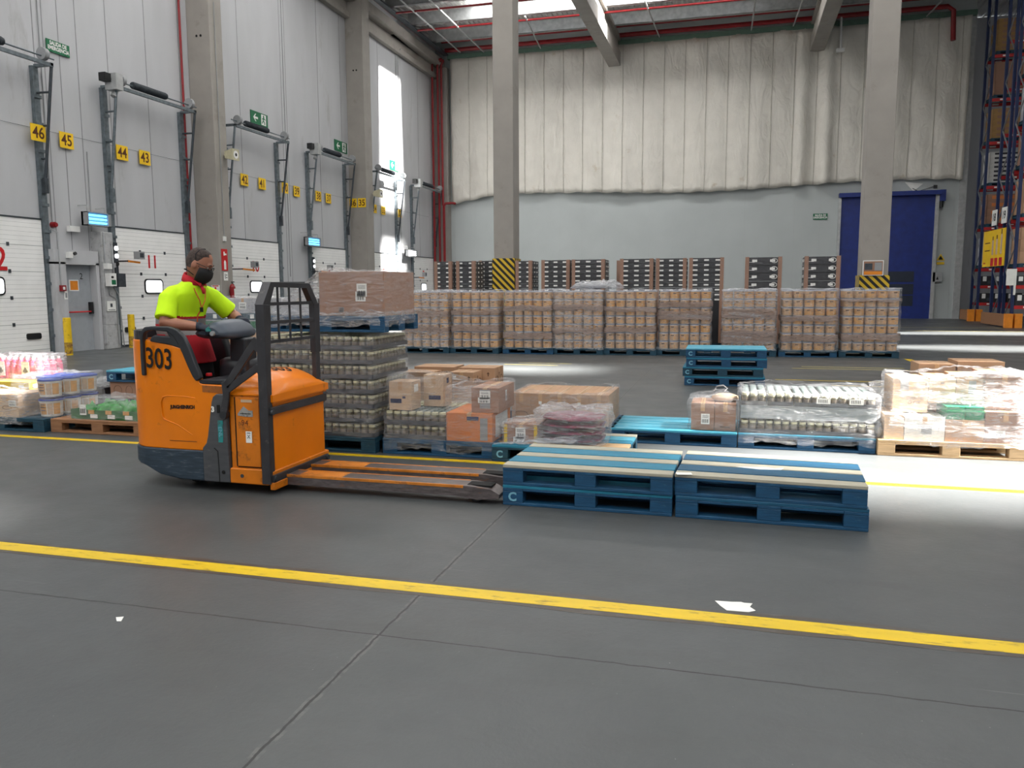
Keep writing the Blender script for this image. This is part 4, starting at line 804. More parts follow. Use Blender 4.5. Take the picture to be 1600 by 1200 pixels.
film('stretch film around the tall stack of jars', -4.33, -3.154, 6.665, 7.475, .16, 1.09, M_film_l, seed=6, top=0, amp=.008, off=.016)
g = MB(); g.prism([(-.06, -.05), (.05, -.06), (.062, .06), (-.045, .06)], -.004, 0, 'y', 0)
for i in range(6): g.quad((-.035+i*.014, -.0045, -.01), UX, UZ, .005+.003*(i % 2), .05, 1)
tag(g.build('shipping_label', [M_paper, M_dark], at=(-4.03, 6.635, .985)), 'curled white shipping label on the tall jar stack, seen through the guard', 'label')
# ---------------------------------------------------------------- low jar load with cartons
carton('small beige carton with a navy mark at the left end of the low jar load', -3.02, -2.80, 6.72, 6.94, .404, .665, M_card2, prints=[('q', .3, .32, .11, .04, 3), ('q', .66, .45, .03, .02, 3), ('qs', .5, .75, .1, .07, 4)])
carton('small beige carton with a navy mark, second from the left on the low jars', -2.80, -2.60, 7.02, 7.24, .404, .70, M_card2, prints=[('q', .55, .28, .12, .04, 3), ('qs', .5, .8, .06, .05, 3)])
carton('orange brown carton with a navy label at the front of the low jar load', -2.46, -2.03, 6.70, 7.30, .146, .40, M_card3, prints=[('q', .58, .82, .11, .035, 3), ('q', .82, .45, .07, .2, 6), ('qs', .5, .5, .4, .2, 4)])
carton('brown carton with white labels on top of the orange brown carton', -2.24, -1.985, 6.76, 7.28, .402, .625, M_card4, prints=[('q', .5, .55, .1, .17, 6), ('qs', .3, .5, .02, .16, 0), ('qs', .7, .5, .05, .16, 0)], lab=[('f', .5, .72, .1, .07), ('f', .46, .5, .11, .05), ('s', .45, .6, .05, .1)])
film('stretch film around the two small beige cartons', -3.03, -2.59, 6.71, 7.25, .41, .7, M_film_l, seed=7, top=.6)
film('wrinkled stretch film around the low jar load', -3.06, -2.47, 6.69, 7.44, .05, .41, M_film_l, seed=8, top=0, amp=.01, off=.016)
film('stretch film around the orange brown and brown cartons', -2.46, -1.98, 6.69, 7.31, .05, .63, M_film_l, seed=9, top=.25, amp=.01, off=.014)
sag_film('taut sheet of film stretched across between the cartons of the low load', [(-2.6, 7.26, .70), (-2.6, 7.26, .42)], [(-1.99, 7.3, .63), (-2.0, 7.3, .40)], M_film_h, sag=.03)
CP = [('o', .5, .35, .08, .04), ('up', .82, .72, .018), ('os', .25, .4, .05, .05), ('ups', .5, .7, .018), ('os', .75, .4, .05, .05), ('q', .2, .75, .04, .04, 4)]
for i in range(4): carton('%s pale carton from the left in the hidden lower row behind the low jars' % ['first', 'second', 'third', 'fourth'][i], -3.44+i*.27, -3.18+i*.27, 7.85, 8.5, .146, .425, M_card2)
carton('pale carton with an arrow at the left, behind the small beige cartons', -3.42, -3.04, 7.85, 8.15, .427, .63, M_card, prints=CP)
carton('pale carton behind and right of the arrow carton on the rear load', -3.36, -2.9, 8.16, 8.5, .427, .66, M_card, prints=CP)
carton('pale carton with a large oval print on the rear load', -2.84, -2.58, 7.85, 8.15, .427, .64, M_card, prints=CP)
carton('pale carton right behind the one with the large oval print', -2.84, -2.44, 8.16, 8.5, .427, .66, M_card, prints=CP)
# ---------------------------------------------------------------- flat topped carton block
n = 0
for i in range(5):
    for j in range(2):
        carton('%s carton from the left in the %s row of the flat topped block' % (['first', 'second', 'third', 'fourth', 'fifth'][i], ['front', 'rear'][j]), -2.14+i*.198, -1.944+i*.198, 7.76+j*.37, 8.128+j*.37, .146, .455, M_card, prints=[('o', .5, .3, .07, .035)] if i % 2 == 0 else [('q', .5, .7, .03, .03, 4)], group='cartons of the flat topped block')
film('stretch film around the flat topped carton block', -2.14, -1.15, 7.76, 8.5, .10, .46, M_film_l, seed=11, top=.12, amp=.008)
# ---------------------------------------------------------------- purple bags on the worn pallet
carton('brown carton with yellow corner bands beside the purple bags', -1.93, -1.62, 6.72, 7.1, .146, .315, M_card4, prints=[('q', .06, .5, .03, .165, 5), ('q', .94, .5, .03, .165, 5)], lab=[('f', .5, .55, .09, .1), ('f', .45, .2, .1, .05)])
bpy.data.objects[[o.name for o in COL.objects if o.get('label', '').startswith('brown carton with yellow')][0]].children[0].data.materials[5] = M_hazy
rb = random.Random(5)
for k in range(4):
    z0 = .146+.062*k; g = MB(); rings = []
    for i in range(9):
        t_ = i/8; s = math.sin(math.pi*min(1, max(0, t_*.9+.05)))**.35; x = -1.60+.52*t_
        rings.append([(x, 6.98+s*(.26)*math.cos(a)+rb.uniform(-.008, .008), z0+.034+s*.03*math.sin(a)+rb.uniform(-.003, .003)) for a in [q*math.pi/8 for q in range(16)]])
    g.rings(rings); tag(g.build('purple_bag', M_purple, at=(-1.34, 6.98, z0)), ['bottom', 'second', 'third', 'top'][k]+' purple bag in the small wrapped pile on the worn blue pallet', 'bag', 'purple bags on the worn blue pallet')
film('crumpled stretch film around the purple bags', -1.62, -1.06, 6.72, 7.25, .15, .43, M_film, seed=12, top=.9, amp=.03, off=.015)
sag_film('twisted tail of film lying left across the worn pallet', [(-1.1, 6.70, .2), (-1.2, 6.66, .26), (-1.3, 6.64, .18)], [(-1.99, 6.66, .15), (-1.99, 6.64, .155), (-1.99, 6.62, .15)], M_film_h, sag=.0)
film('stretch film around the brown carton with yellow bands', -1.94, -1.61, 6.71, 7.11, .15, .325, M_film, seed=13, top=.9, amp=.01)
# ---------------------------------------------------------------- two cartons on the bright blue pallet
carton('left of the two brown cartons on the bright blue pallet', -.36, -.145, 7.8, 8.2, .146, .405, M_card4, lab=[('f', .62, .42, .08, .1)])
carton('right of the two brown cartons, with a dark green heart shaped print', -.14, .055, 7.8, 8.2, .146, .405, M_card4, prints=[('q', .55, .45, .12, .1, 0), ('q', .5, .14, .09, .012, 2)])
g = MB(); g.prism([(0, -.055), (.05, 0), (.055, .03), (.03, .045), (0, .03), (-.03, .045), (-.055, .03), (-.05, 0)], -.002, 0, 'y'); tag(g.build('heart_sticker', mat('dark_green_print', (60, 84, 66), .6), at=(-.04, 7.797, .28)), 'dark green leaf shaped sticker on the right carton of the pair', 'label')
g = MB(); g.rings([[(-.05+s*.13*math.cos(a)+rb.uniform(-.005, .005), 8.0+s*.09*math.sin(a), .41+z) for a in [q*math.pi/8 for q in range(16)]] for s, z in ((.7, 0), (1, .02), (.95, .05), (.5, .07))]); tag(g.build('small_bag', M_card2, at=(-.05, 8, .41)), 'small tan bag under film on top of the carton pair', 'bag')
film('crumpled stretch film over the two cartons', -.37, .06, 7.78, 8.22, .15, .43, M_film_l, seed=14, top=.9, amp=.02, off=.014, prof=lambda x, y: 1.0+.18*math.exp(-((x+.08)/.15)**2))
g = MB(); g.tube([(-.16, 8.0, .50), (-.13, 8.0, .55), (-.07, 8.01, .56), (-.03, 8.0, .53), (-.06, 7.99, .5)], .006, 6); tag(g.build('film_twist', M_film_h, at=(-.1, 8, .5)), 'loop of twisted film on top of the two cartons', 'plastic wrap')
# ---------------------------------------------------------------- green wrapped tray load
jar_load('the shiny wrapped green load', .10, 7.75, .147, 16, 10, 1, p=.0735)
g = MB(); g.box(.095, 1.28, 7.745, 8.49, .285, .40, 0); g.box(.09, 1.285, 7.74, 8.495, .40, .408, 0); tag(g.build('tray_block', mat('shrink_grey', (128, 138, 142), .4, var=.15, stretch=(1, 1, 12)), at=(.68, 8.1, .285)), 'grey shrink wrapped block in the middle of the shiny wrapped load', 'tray')
SJ = MB()
for q in range(5):
    gx = .10+q*.236
    g = MB(); g.box(gx, gx+.226, 7.745, 8.48, .409, .417, 0); g.box(gx, gx+.226, 7.742, 7.746, .417, .45, 0); o = g.build('jar_tray', M_tray, at=(gx+.11, 8.1, .41)); tag(o, '%s from the left of the jar trays topping the shiny wrapped load' % ['first', 'second', 'third', 'fourth', 'fifth'][q], 'tray', 'top trays of the shiny wrapped load')
    for i in range(3):
        for j in range(9):
            if j > 5: jar_geo(SJ, gx+.038+i*.075, 7.785+j*.0785, .418, seg=7); continue
            put('jar', JARG if j else JAR, (gx+.038+i*.075, 7.785+j*.0785, .418), 'jar in the %s top tray of the shiny wrapped load' % ['first', 'second', 'third', 'fourth', 'fifth'][q], 'jar', 'jars in top tray %s of the shiny load' % ['one', 'two', 'three', 'four', 'five'][q], random.random()*6)
tag(SJ.build('jars_behind', jmg, at=(.68, 8.3, .418)), 'rear jars of the top trays of the shiny wrapped load', 'jar', kind='stuff')
for gx in (.72, 1.0): 
    g = MB(); g.quad((gx+.1, 7.722, .47), UX, UZ, .12, .05, 0); [g.quad((gx+.06+i*.014, 7.7205, .47), UX, UZ, .006, .03, 1) for i in range(6)]
    g.box(gx+.04, gx+.16, 7.7225, 7.7235, .445, .495, 0)
    tag(g.build('shipping_label', [M_paper, M_dark], at=(gx+.1, 7.72, .45)), 'barcode label on the %s front of the shiny wrapped load' % ('middle' if gx < .8 else 'right'), 'label')
film('thick shiny stretch film around the green tray load', .09, 1.285, 7.74, 8.495, .06, .535, M_film_l, seed=15, top=.06, amp=.008, off=.02)
film('light film over the top trays of the shiny load', .12, 1.25, 7.78, 8.46, .50, .545, M_film_x, seed=16, top=.95, amp=.01)
# ---------------------------------------------------------------- sunlit wooden pallet load
carton('pale small carton at the lower left of the sunlit load', 1.34, 1.50, 7.72, 8.2, .146, .37, M_card2)
carton('white carton with a dark stamp at the lower front of the sunlit load', 1.505, 1.83, 7.72, 8.2, .146, .36, mat('carton_white', (224, 222, 218), .6), prints=[('q', .55, .45, .085, .075, 6), ('t', 'CAJA', .55, .52, .026), ('up', .86, .5, .01)])
carton('brown carton under the green crates in the sunlit load', 1.835, 2.14, 7.72, 8.2, .146, .34, M_card)
carton('brown carton with a barcode panel at the lower right of the sunlit load', 2.145, 2.46, 7.72, 8.2, .146, .42, M_card4, lab=[('f', .3, .3, .13, .06)])
for i in range(2):
    g = MB(); x = 1.84+i*.15; g.box(x, x+.145, 7.73, 8.1, .342, .455); g.box(x+.01, x+.135, 7.725, 7.73, .352, .40, 0); g.box(x-.001, x+.146, 7.722, 7.73, .405, .42); tag(g.build('green_pack', mat('pack_green', (26, 138, 96), .4, var=.1), at=(x+.07, 7.9, .342)), '%s of the two bright green packs in the sunlit load' % ('left' if i == 0 else 'right'), 'pack')
carton('tan carton printed with black letters at the upper left of the sunlit load', 1.43, 1.72, 7.9, 8.35, .372, .675, M_card2, prints=[('t', "CARTE\nD'OR", .62, .35, .045), ('q', .32, .8, .07, .08, 6), ('up', .65, .85, .01), ('up', .93, .85, .01)])
carton('plain tan carton in the upper middle of the sunlit load', 1.725, 1.94, 7.9, 8.35, .46, .69, M_card2, prints=[('q', .5, .8, .03, .01, 2)])
carton('olive tan carton in the upper middle right of the sunlit load', 1.945, 2.16, 7.9, 8.35, .46, .71, M_card, prints=[('q', .6, .6, .06, .12, 6)])
carton('tall brown carton at the upper right of the sunlit load', 2.165, 2.46, 7.85, 8.3, .43, .745, M_card4)
carton('rear carton peeking above the top of the sunlit load at the right', 2.1, 2.5, 8.52, 8.9, .0, .79, M_card)
carton('rear carton peeking above the top of the sunlit load at the left', 1.76, 2.08, 8.52, 8.9, .0, .76, M_card)
film('glaring stretch film around the sunlit cartons', 1.33, 2.465, 7.71, 8.42, .10, .60, M_film, seed=17, top=0, amp=.014, off=.014)
film('upper stretch film around the top cartons of the sunlit load', 1.43, 2.465, 7.83, 8.40, .42, .75, M_film, seed=18, top=.3, amp=.012, prof=lambda x, y: .82+.2*(x-1.43)/1.03)
g = MB(); g.rings([[(1.3+.035*math.cos(a)*s+rb.uniform(-.004, .004), 7.8+dy, .22+.075*math.sin(a)*s) for a in [q*math.pi/8 for q in range(16)]] for s, dy in ((.3, -.05), (.9, -.04), (1, 0), (.9, .2))]); tag(g.build('film_roll_bulge', M_grey, at=(1.3, 7.8, .2)), 'grey bulging bundle at the left end of the sunlit load', 'plastic wrap')
# ---------------------------------------------------------------- tub rows
def tub_geo(g, x, y, z, r=.107, h=.178, lid=0, seg=12):
    g.lathe((x, y, z), [(r*.88, 0), (r*.91, h*.03), (r*.94, h*.05), (r*.98, h*.84), (r*.98, h*.89)], seg, ms=[1, 1, 2, 1])
    g.lathe((x, y, z), [(r*1.02, h*.89), (r*1.02, h*.96), (r*.98, h*.975), (r*.9, h), (r*.86, h*.975)], seg, m=lid)
    g.box(x-r*.42, x+r*.2, y-r*1.0, y-r*.9, z+h*.60, z+h*.72, 3); g.box(x+r*.25, x+r*.45, y-r*.95, y-r*.8, z+h*.2, z+h*.5, 4)
tm = [M_tublid, M_tubw, M_tubl, M_cardt, M_tubo]
g = MB(); tub_geo(g, 0, 0, 0); TUB = g.mesh('tub', tm)
g = MB(); tub_geo(g, 0, 0, 0); TUBO = g.mesh('tub', [M_tublid, M_tubw, M_tubo, M_cardt, M_tubl])
BX = [-7.60, -6.39, -5.14, -3.98, -2.80, -1.60, -.22, 1.03, 2.28]; NTH = ['first', 'second', 'third', 'fourth', 'fifth', 'sixth', 'seventh', 'eighth', 'ninth']
for q, bx in enumerate(BX):
    y0 = 17.75+.085*(bx+7.6)*.9; W = 1.13
    make_pallet('blue pallet under the %s wrapped tub stack from the left' % NTH[q], (bx+W/2+random.uniform(-.02, .02), y0+.4, 0), 0, M_pblue if q in (2, 7) else M_pblued, [M_pblued]*5, full=False, group='pallets under the long row of wrapped tub stacks')
    st = MB(); cnt = 5; p = W/cnt
    for k in range(7):
        z = .147+k*.187
        for i in range(cnt):
            for j in range(3):
                x, y = bx+p*(i+.5), y0+.02+.115+j*.24
                if j == 0 and not (q == 0 and i == 0 and k < 3):
                    put('tub', TUBO if random.random() < .3 else TUB, (x, y, z), 'white tub, %s layer up, front of the %s wrapped stack' % (ORD[k], NTH[q]), 'tub', 'front tubs of the %s wrapped stack, %s layer' % (NTH[q], ORD[k]), random.uniform(-.25, .25))
                else: tub_geo(st, x, y, z, seg=8)
    tag(st.build('tubs_behind', tm, at=(bx+.6, y0+.4, .147)), 'tubs packed behind the front ones in the %s wrapped stack' % NTH[q], 'tub', kind='stuff')
    film('stretch film around the %s wrapped tub stack from the left' % NTH[q], bx, bx+W, y0+.01, y0+.77, .13, 1.465, M_film_l if q % 3 else M_film, seed=20+q, top=.35, amp=.016, off=.012, flare=.02)
    for u, (za, zb) in enumerate([((.50, .62), (.86, 1.0)), ((.52, .66), (.92, 1.02)), ((.36, .50), (1.0, 1.12)), ((.50, .62), (1.02, 1.14)), ((.52, .64), (.98, 1.08)), ((.80, 1.0), (1.08, 1.2)), ((.30, .58), (.84, 1.04)), ((.34, .48), (.78, .90)), ((.38, .52), (1.2, 1.26))][q]):
        film('%s thick band of film round the %s wrapped tub stack' % (('lower', 'upper')[u], NTH[q]), bx, bx+W, y0+.01, y0+.77, za, zb, M_film_b, seed=60+q*2+u, top=0, amp=.012, off=.022)
g = MB()
for k in range(5):
    rg = []; cx = -3.35+k*.16
    for i in range(7): s = math.sin(math.pi*(i+.3)/7); rg.append([(cx-.3+.1*i, 18.35+.2*s*math.cos(a)+rb.uniform(-.03, .03), 1.50+.10*s*(1+math.sin(a))*rb.uniform(.6, 1.2)) for a in [u*math.pi/6 for u in range(12)]])
    g.rings(rg)
tag(g.build('film_heap', M_film_h, at=(-3.2, 18.3, 1.48)), 'crumpled heap of clear film lying on top of the fourth tub stack', 'plastic wrap')
# black crate stacks behind
def crate_mesh(w, d, h, n, mk):
    g = MB(); g.box(0, w, 0, d, 0, h*.93, 0)
    for i in range(n):
        cx = w*(i+.5)/n; g.box(cx-w*.07, cx+w*.07, -.006, 0, h*.35, h*.66, 1)
    for i in range(3): g.box(-.006, 0, d*(i+.3)/3-.05, d*(i+.3)/3+.05, h*.35, h*.7, 1); g.box(w, w+.006, d*(i+.3)/3-.05, d*(i+.3)/3+.05, h*.35, h*.7, 1)
    if mk: g.tube([(w*.8+.07*math.cos(a), -.004, h*.5+.05*math.sin(a)) for a in [u*math.pi/8 for u in range(17)]], .008, 4, 1); g.box(w*.1, w*.25, -.006, 0, h*.3, h*.36, 1)
    return g.mesh('crate', [M_crate, M_paper])
def crate_stack(desc, x0, y0, w, d, n, pitch, z1=2.24, big=False, boards=True, zb=1.2, ncard=3):
    me = crate_mesh(w, d, pitch, 2 if big else ncard, big); k = int(round((z1-zb)/pitch))
    make_pallet('pallet under ' + desc, (x0+w/2, y0+d/2, 0), 0, M_pblued, [M_pblued]*5, L_=w, W=d, full=False)
    z = z1-k*pitch; g = MB(); g.box(x0, x0+w, y0, y0+d, .146, z-.002); o = g.build('crates_below', M_crate, at=(x0+w/2, y0+d/2, .146)); tag(o, 'lower crates of %s, hidden by the tub row' % desc, 'crate', kind='stuff')
    for i in range(k): put('crate', me, (x0, y0, z+i*pitch), 'black crate, %s down from the top of %s' % (['one', 'two', 'three', 'four', 'five', 'six', 'seven', 'eight', 'nine', 'ten', 'eleven', 'twelve'][k-1-i], desc), 'crate', 'crates in ' + desc)
    if boards:
        for s, xx in (('left', x0-.012), ('right', x0+w-.078)):
            g = MB(); g.box(xx, xx+.09, y0-.02, y0-.008, .16, z1); g.box(xx if s == 'left' else xx+.078, xx+.012 if s == 'left' else xx+.09, y0-.008, y0+.09, .16, z1); tag(g.build('corner_board', M_card4, at=(xx, y0, .16)), 'cardboard edge board, %s corner of %s' % (s, desc), 'edge board')
    film('thin film around ' + desc, x0, x0+w, y0, y0+d, 1.2, z1+.01, M_film_x, seed=int(x0*10)+90, top=0, amp=.006, off=.03)
CS = [('the far left stack of pale shelves', -7.72, 20.3, .47, .8, .12, False), ('the first black crate stack', -7.1, 20.3, .5, .8, .12, False), ('the second black crate stack', -6.95, 21.8, .66, .8, .12, False), ('the crate stack right of the striped pillar', -5.55, 20.6, .42, .8, .12, False),
      ('the third black crate stack', -4.92, 20.4, .80, .8, .12, False), ('the fourth black crate stack', -3.98, 20.3, .82, .8, .12, False), ('the fifth black crate stack, partly hidden', -3.0, 21.5, .38, .8, .12, False), ('the sixth black crate stack', -2.75, 20.3, .8, .8, .12, False),
      ('the seventh black crate stack', -1.86, 20.35, .72, .8, .12, False), ('the eighth black crate stack', -1.05, 20.3, .8, .8, .12, False), ('the left stack of logo crates', .27, 20.3, .82, .8, .19, True), ('the right stack of logo crates', 1.62, 20.3, .77, .8, .19, True)]
for i, (d_, x, y, w, dp, pt, big) in enumerate(CS):
    if i in (4,): x += .12; w = .72
    crate_stack(d_, x, y, w, dp, 4, pt, z1=2.24 if i != 2 else 2.3, big=big, ncard=3 if w > .5 else 2)
bpy.data.objects
# ---------------------------------------------------------------- far left loads
carton('left of the two beige cartons at the front of the far left pallet', -8.2, -7.665, 6.82, 7.25, .146, .39, M_card2, tape=True, prints=[('o', .75, .42, .06, .02)])
carton('right of the two beige cartons at the front of the far left pallet', -7.66, -7.40, 6.82, 7.25, .146, .39, M_card2, prints=[('o', .4, .42, .06, .02), ('q', .3, .85, .1, .006, 2)], lab=[('f', .7, .62, .1, .07)])
film('stretch film around the beige cartons on the far left pallet', -8.2, -7.39, 6.81, 7.27, .06, .395, M_film, seed=40, top=.3, amp=.01)
def big_tub(lab, x, y, z):
    t = thing('lidded_tub', lab, 'tub', (x, y, z), 0, 'blue lidded tubs on the far left pallet'); r, h = .122, .195
    for nm, m, fn in BT: o = bpy.data.objects.new(nm, fn); COL.objects.link(o); o.parent = t
r, h = .122, .195
g = MB(); g.lathe((0, 0, 0), [(r*.84, 0), (r*.88, .01), (r*.95, h*.85)], 20); g.lathe((0, 0, 0), [(r*1.0, h*.82), (r*1.0, h*.9)], 20); m1 = g.mesh('body', [M_tubw])
g = MB(); g.lathe((0, 0, h*.88), [(r*1.02, 0), (r*1.03, .012), (r*.98, .02), (r*.93, .016)], 20); m2 = g.mesh('lid', [M_tublidb])
g = MB()
for a0, a1, mm in ((-140, -112, 0), (-108, -72, 1), (-66, -40, 0), (-36, 0, 1)):
    vs = []; n = 6
    for i in range(n+1):
        a = R(a0+(a1-a0)*i/n)
        for zz, rr in ((h*.14, r*.9), (h*.76, r*.955)): vs.append((rr*math.cos(a), rr*math.sin(a), zz))
    g.add(vs, [(2*i, 2*i+2, 2*i+3, 2*i+1) for i in range(n)], mm, True)
for zz, w in ((.66, .05), (.52, .06), (.36, .06)): g.box(-w/2, w/2, -r*.975, -r*.94, h*zz, h*zz+.008, 2)
m3 = g.mesh('tub_label', [M_card2, M_tubo, M_navy])
BT = [('body', 0, m1), ('lid', 0, m2), ('tub_label', 0, m3)]
for k in range(2):
    for i, x in enumerate((-7.16, -7.43)):
        for j, y in enumerate((7.02, 7.27, 7.52)):
            if i == 1 and j == 0: continue
            big_tub('blue lidded white tub, %s layer, %s' % (('lower', 'upper')[k], ('nearest the line', 'middle of the right edge', 'rearmost of the right edge', '', 'inner middle', 'inner rear')[i*3+j]), x, y, .147+.215*k)
film('stretch film around the blue lidded tubs', -7.56, -7.03, 6.90, 7.64, .08, .57, M_film_l, seed=41, top=.6, amp=.01)
carton('plain carton under the pink bottle packs at the far left', -9.9, -8.35, 8.0, 8.65, .146, .40, M_card2)
carton('pale pink carton standing left of the pink bottles', -9.8, -9.12, 7.72, 7.98, .146, .585, M_card2, prints=[('q', .9, .9, .05, .02, 2), ('t', '71', .8, .75, .05)])
for q in range(4):
    x0 = -9.85+q*.385; t = thing('bottle_pack', '%s of the four shrink wrapped packs of pink bottles' % ('leftmost', 'second', 'third', 'rightmost')[q], 'bottle pack', (x0+.19, 8.25, .402), 0, 'packs of pink bottles at the far left')
    g = MB()
    for i in range(4):
        for j in range(4): g.lathe((x0+.05+i*.095, 8.06+j*.1, .404), [(.042, 0), (.044, .01), (.044, .17), (.03, .22), (.018, .24), (.018, .27)], 10, ms=[0, 0, 0, 0, 1])
    g.build('bottles', [M_pink, M_white], parent=t)
    g = MB(); g.box(x0+.1, x0+.22, 8.008, 8.012, .44, .62, 0); g.prism([(x0+.12, .50), (x0+.16, .47), (x0+.2, .50), (x0+.16, .56)], 8.004, 8.008, 'y', 1); g.build('pack_label', [M_paper, M_steel_d], parent=t)
film('shiny film around the pink bottle packs', -9.86, -8.33, 8.0, 8.45, .40, .69, M_film, seed=42, top=.8, amp=.008)
carton('yellow carton in front of the pink bottles', -8.78, -8.19, 7.72, 7.98, .27, .405, M_yelcarton, prints=[('q', .3, .6, .1, .03, 2), ('q', .8, .6, .08, .03, 4), ('qs', .5, .6, .15, .05, 4)])
carton('flat pale carton below the yellow carton', -8.8, -8.19, 7.72, 7.98, .146, .268, M_card2)
g = MB(); g.box(-7.78, -7.64, 8.28, 8.6, .0, .28, 0)
for i in range(5): g.box(-7.785, -7.78+.145, 8.27, 8.28, .05+i*.045, .07+i*.045, 0)
tag(g.build('crate', M_crate, at=(-7.7, 8.4, 0)), 'small black crate behind the blue lidded tubs', 'crate')
g = MB(); g.rings([[(-7.72+s*.12*math.cos(a)+rb.uniform(-.01, .01), 8.42+s*.14*math.sin(a), .282+z) for a in [q*math.pi/8 for q in range(16)]] for s, z in ((.6, 0), (1, .04), (.9, .10), (.4, .13))]); tag(g.build('white_bag', M_film_h, at=(-7.7, 8.4, .28)), 'crumpled white plastic on top of the small black crate', 'bag')
# green bags on brown pallet
g = MB()
g.box(-6.80, -5.86, 6.92, 7.6, .146, .155, 0)
for a, b, c, d in ((-6.80, -5.86, 6.915, 6.925), (-6.80, -5.86, 7.6, 7.61), (-6.81, -6.80, 6.92, 7.6), (-5.87, -5.86, 6.92, 7.6)): g.box(a, b, c, d, .146, .245, 0)
for i in range(4): x = -6.55+i*.22; g.box(x, x+.09, 6.908, 6.915, .16, .20, 1); g.box(x-.02, x+.05, 6.905, 6.915, .205, .245, 2)
tag(g.build('display_tray', [mat('tray_green_print', (56, 112, 62), .6, var=.15), M_paper, M_tubo], at=(-6.3, 7.2, .146)), 'green printed carton tray on the old brown pallet', 'tray')
for k in range(9):
    x, y = -6.66+(k % 5)*.165, 7.06+(k//5)*.28; rg = []
    for i in range(8): s = math.sin(math.pi*(i+.25)/7.5); rg.append([(x+s*.075*math.cos(a)+rb.uniform(-.006, .006), y-.14+i*.036, .155+.075*s*(1+math.sin(a))*(.8+.4*rb.random())) for a in [u*math.pi/6 for u in range(12)]])
    g = MB(); g.rings(rg); tag(g.build('green_bag', M_greenbag, at=(x, y, .156)), 'green bag in the tray left of the truck, %s row, %s from the left' % (('front', 'rear')[k//5], NTH[k % 5]), 'bag', 'green bags in the tray left of the truck')
carton('small plain carton on the green bags beside the truck', -6.12, -5.9, 7.1, 7.35, .312, .37, M_card3)
film('stretch film over the green bags', -6.83, -5.84, 6.90, 7.62, .15, .32, M_film_l, seed=43, top=.9, amp=.012)
g = MB(); g.quad((-6.62, 6.885, .25), UX, UZ, .08, .11, 0); [g.quad((-6.65+.012*i, 6.883, .235), UX, UZ, .006, .05, 1) for i in range(6)]; g.box(-6.66, -6.58, 6.8855, 6.889, .195, .305, 0)
tag(g.build('shipping_label', [M_paper, M_dark], at=(-6.62, 6.89, .2)), 'white shipping label hanging on the film over the green bags', 'label')
for i in range(3): carton('%s brown shrink pack under the raised blue pallet left of the truck' % ('left', 'middle', 'right')[i], -7.58+i*.39, -7.2+i*.39, 8.35, 9.1, .146, .36, M_card4, tape=False, prints=[('o', .3, .5, .06, .06), ('o', .75, .5, .05, .06)])
g = MB(); g.tube([(-7.1, 8.5, .52), (-7.0, 8.45, .56), (-6.85, 8.5, .53), (-6.7, 8.6, .55), (-6.6, 8.5, .515)], .02, 8); tag(g.build('film_twist', M_film_h, at=(-6.9, 8.5, .51)), 'twist of white film on the raised blue pallet left of the truck', 'plastic wrap')
# load between driver and guard
for i in range(4): carton('brown carton of the lower block seen past the steering column, %s from the left' % NTH[i], -7.5+i*.3, -7.205+i*.3, 10.05, 10.7, .146, .80, M_card)
for i in range(4): carton('pink brown carton of the second block seen past the steering column, %s from the left' % NTH[i], -7.5+i*.3, -7.205+i*.3, 10.05, 10.7, .802, .90, M_card2)
for i in range(3):
    x = -7.5+i*.4; t = thing('produce_crate', '%s green topped produce crate under the grey cartons behind the driver' % ('left', 'middle', 'right')[i], 'crate', (x+.2, 10.35, .902), 0, 'produce crates behind the driver')
    g = MB(); g.box(x, x+.39, 10.05, 10.65, .902, 1.17, 0); g.add([(x+.02, 10.045, 1.06), (x+.37, 10.045, 1.06), (x+.37, 10.045, 1.0), (x+.195, 10.045, .94), (x+.02, 10.045, 1.0)], [(4, 3, 2, 1, 0)], 1); g.box(x+.02, x+.37, 10.04, 10.05, .91, .93, 1); g.build('crate_body', [M_greycarton, M_greencrate], parent=t)
    g = MB(); g.box(x, x+.39, 10.04, 10.66, 1.08, 1.172, 0); g.build('crate_rim', mat('crate_slate_%d' % i, (58, 84, 96), .5), parent=t)
    g = MB(); g.box(x+.07, x+.13, 10.034, 10.04, 1.10, 1.16, 0); g.box(x+.26, x+.32, 10.034, 10.04, 1.10, 1.16, 0); g.build('crate_ticket', M_paper, parent=t)
for i in range(4):
    x = -7.5+i*.3; carton('grey carton on top of the produce crates, %s from the left' % NTH[i], x, x+.295, 10.05, 10.65, 1.174, 1.385, M_greycarton, prints=[('q', .5, .5, .06, .06, 2), ('q', .15, .2, .012, .012, 2), ('q', .85, .5, .012, .012, 2)], lab=[('f', .5, .5, .12, .1)] if i == 2 else None)
film('stretch film around the grey cartons and produce crates', -7.5, -6.305, 10.04, 10.66, .9, 1.39, M_film_l, seed=44, top=.4, amp=.008)
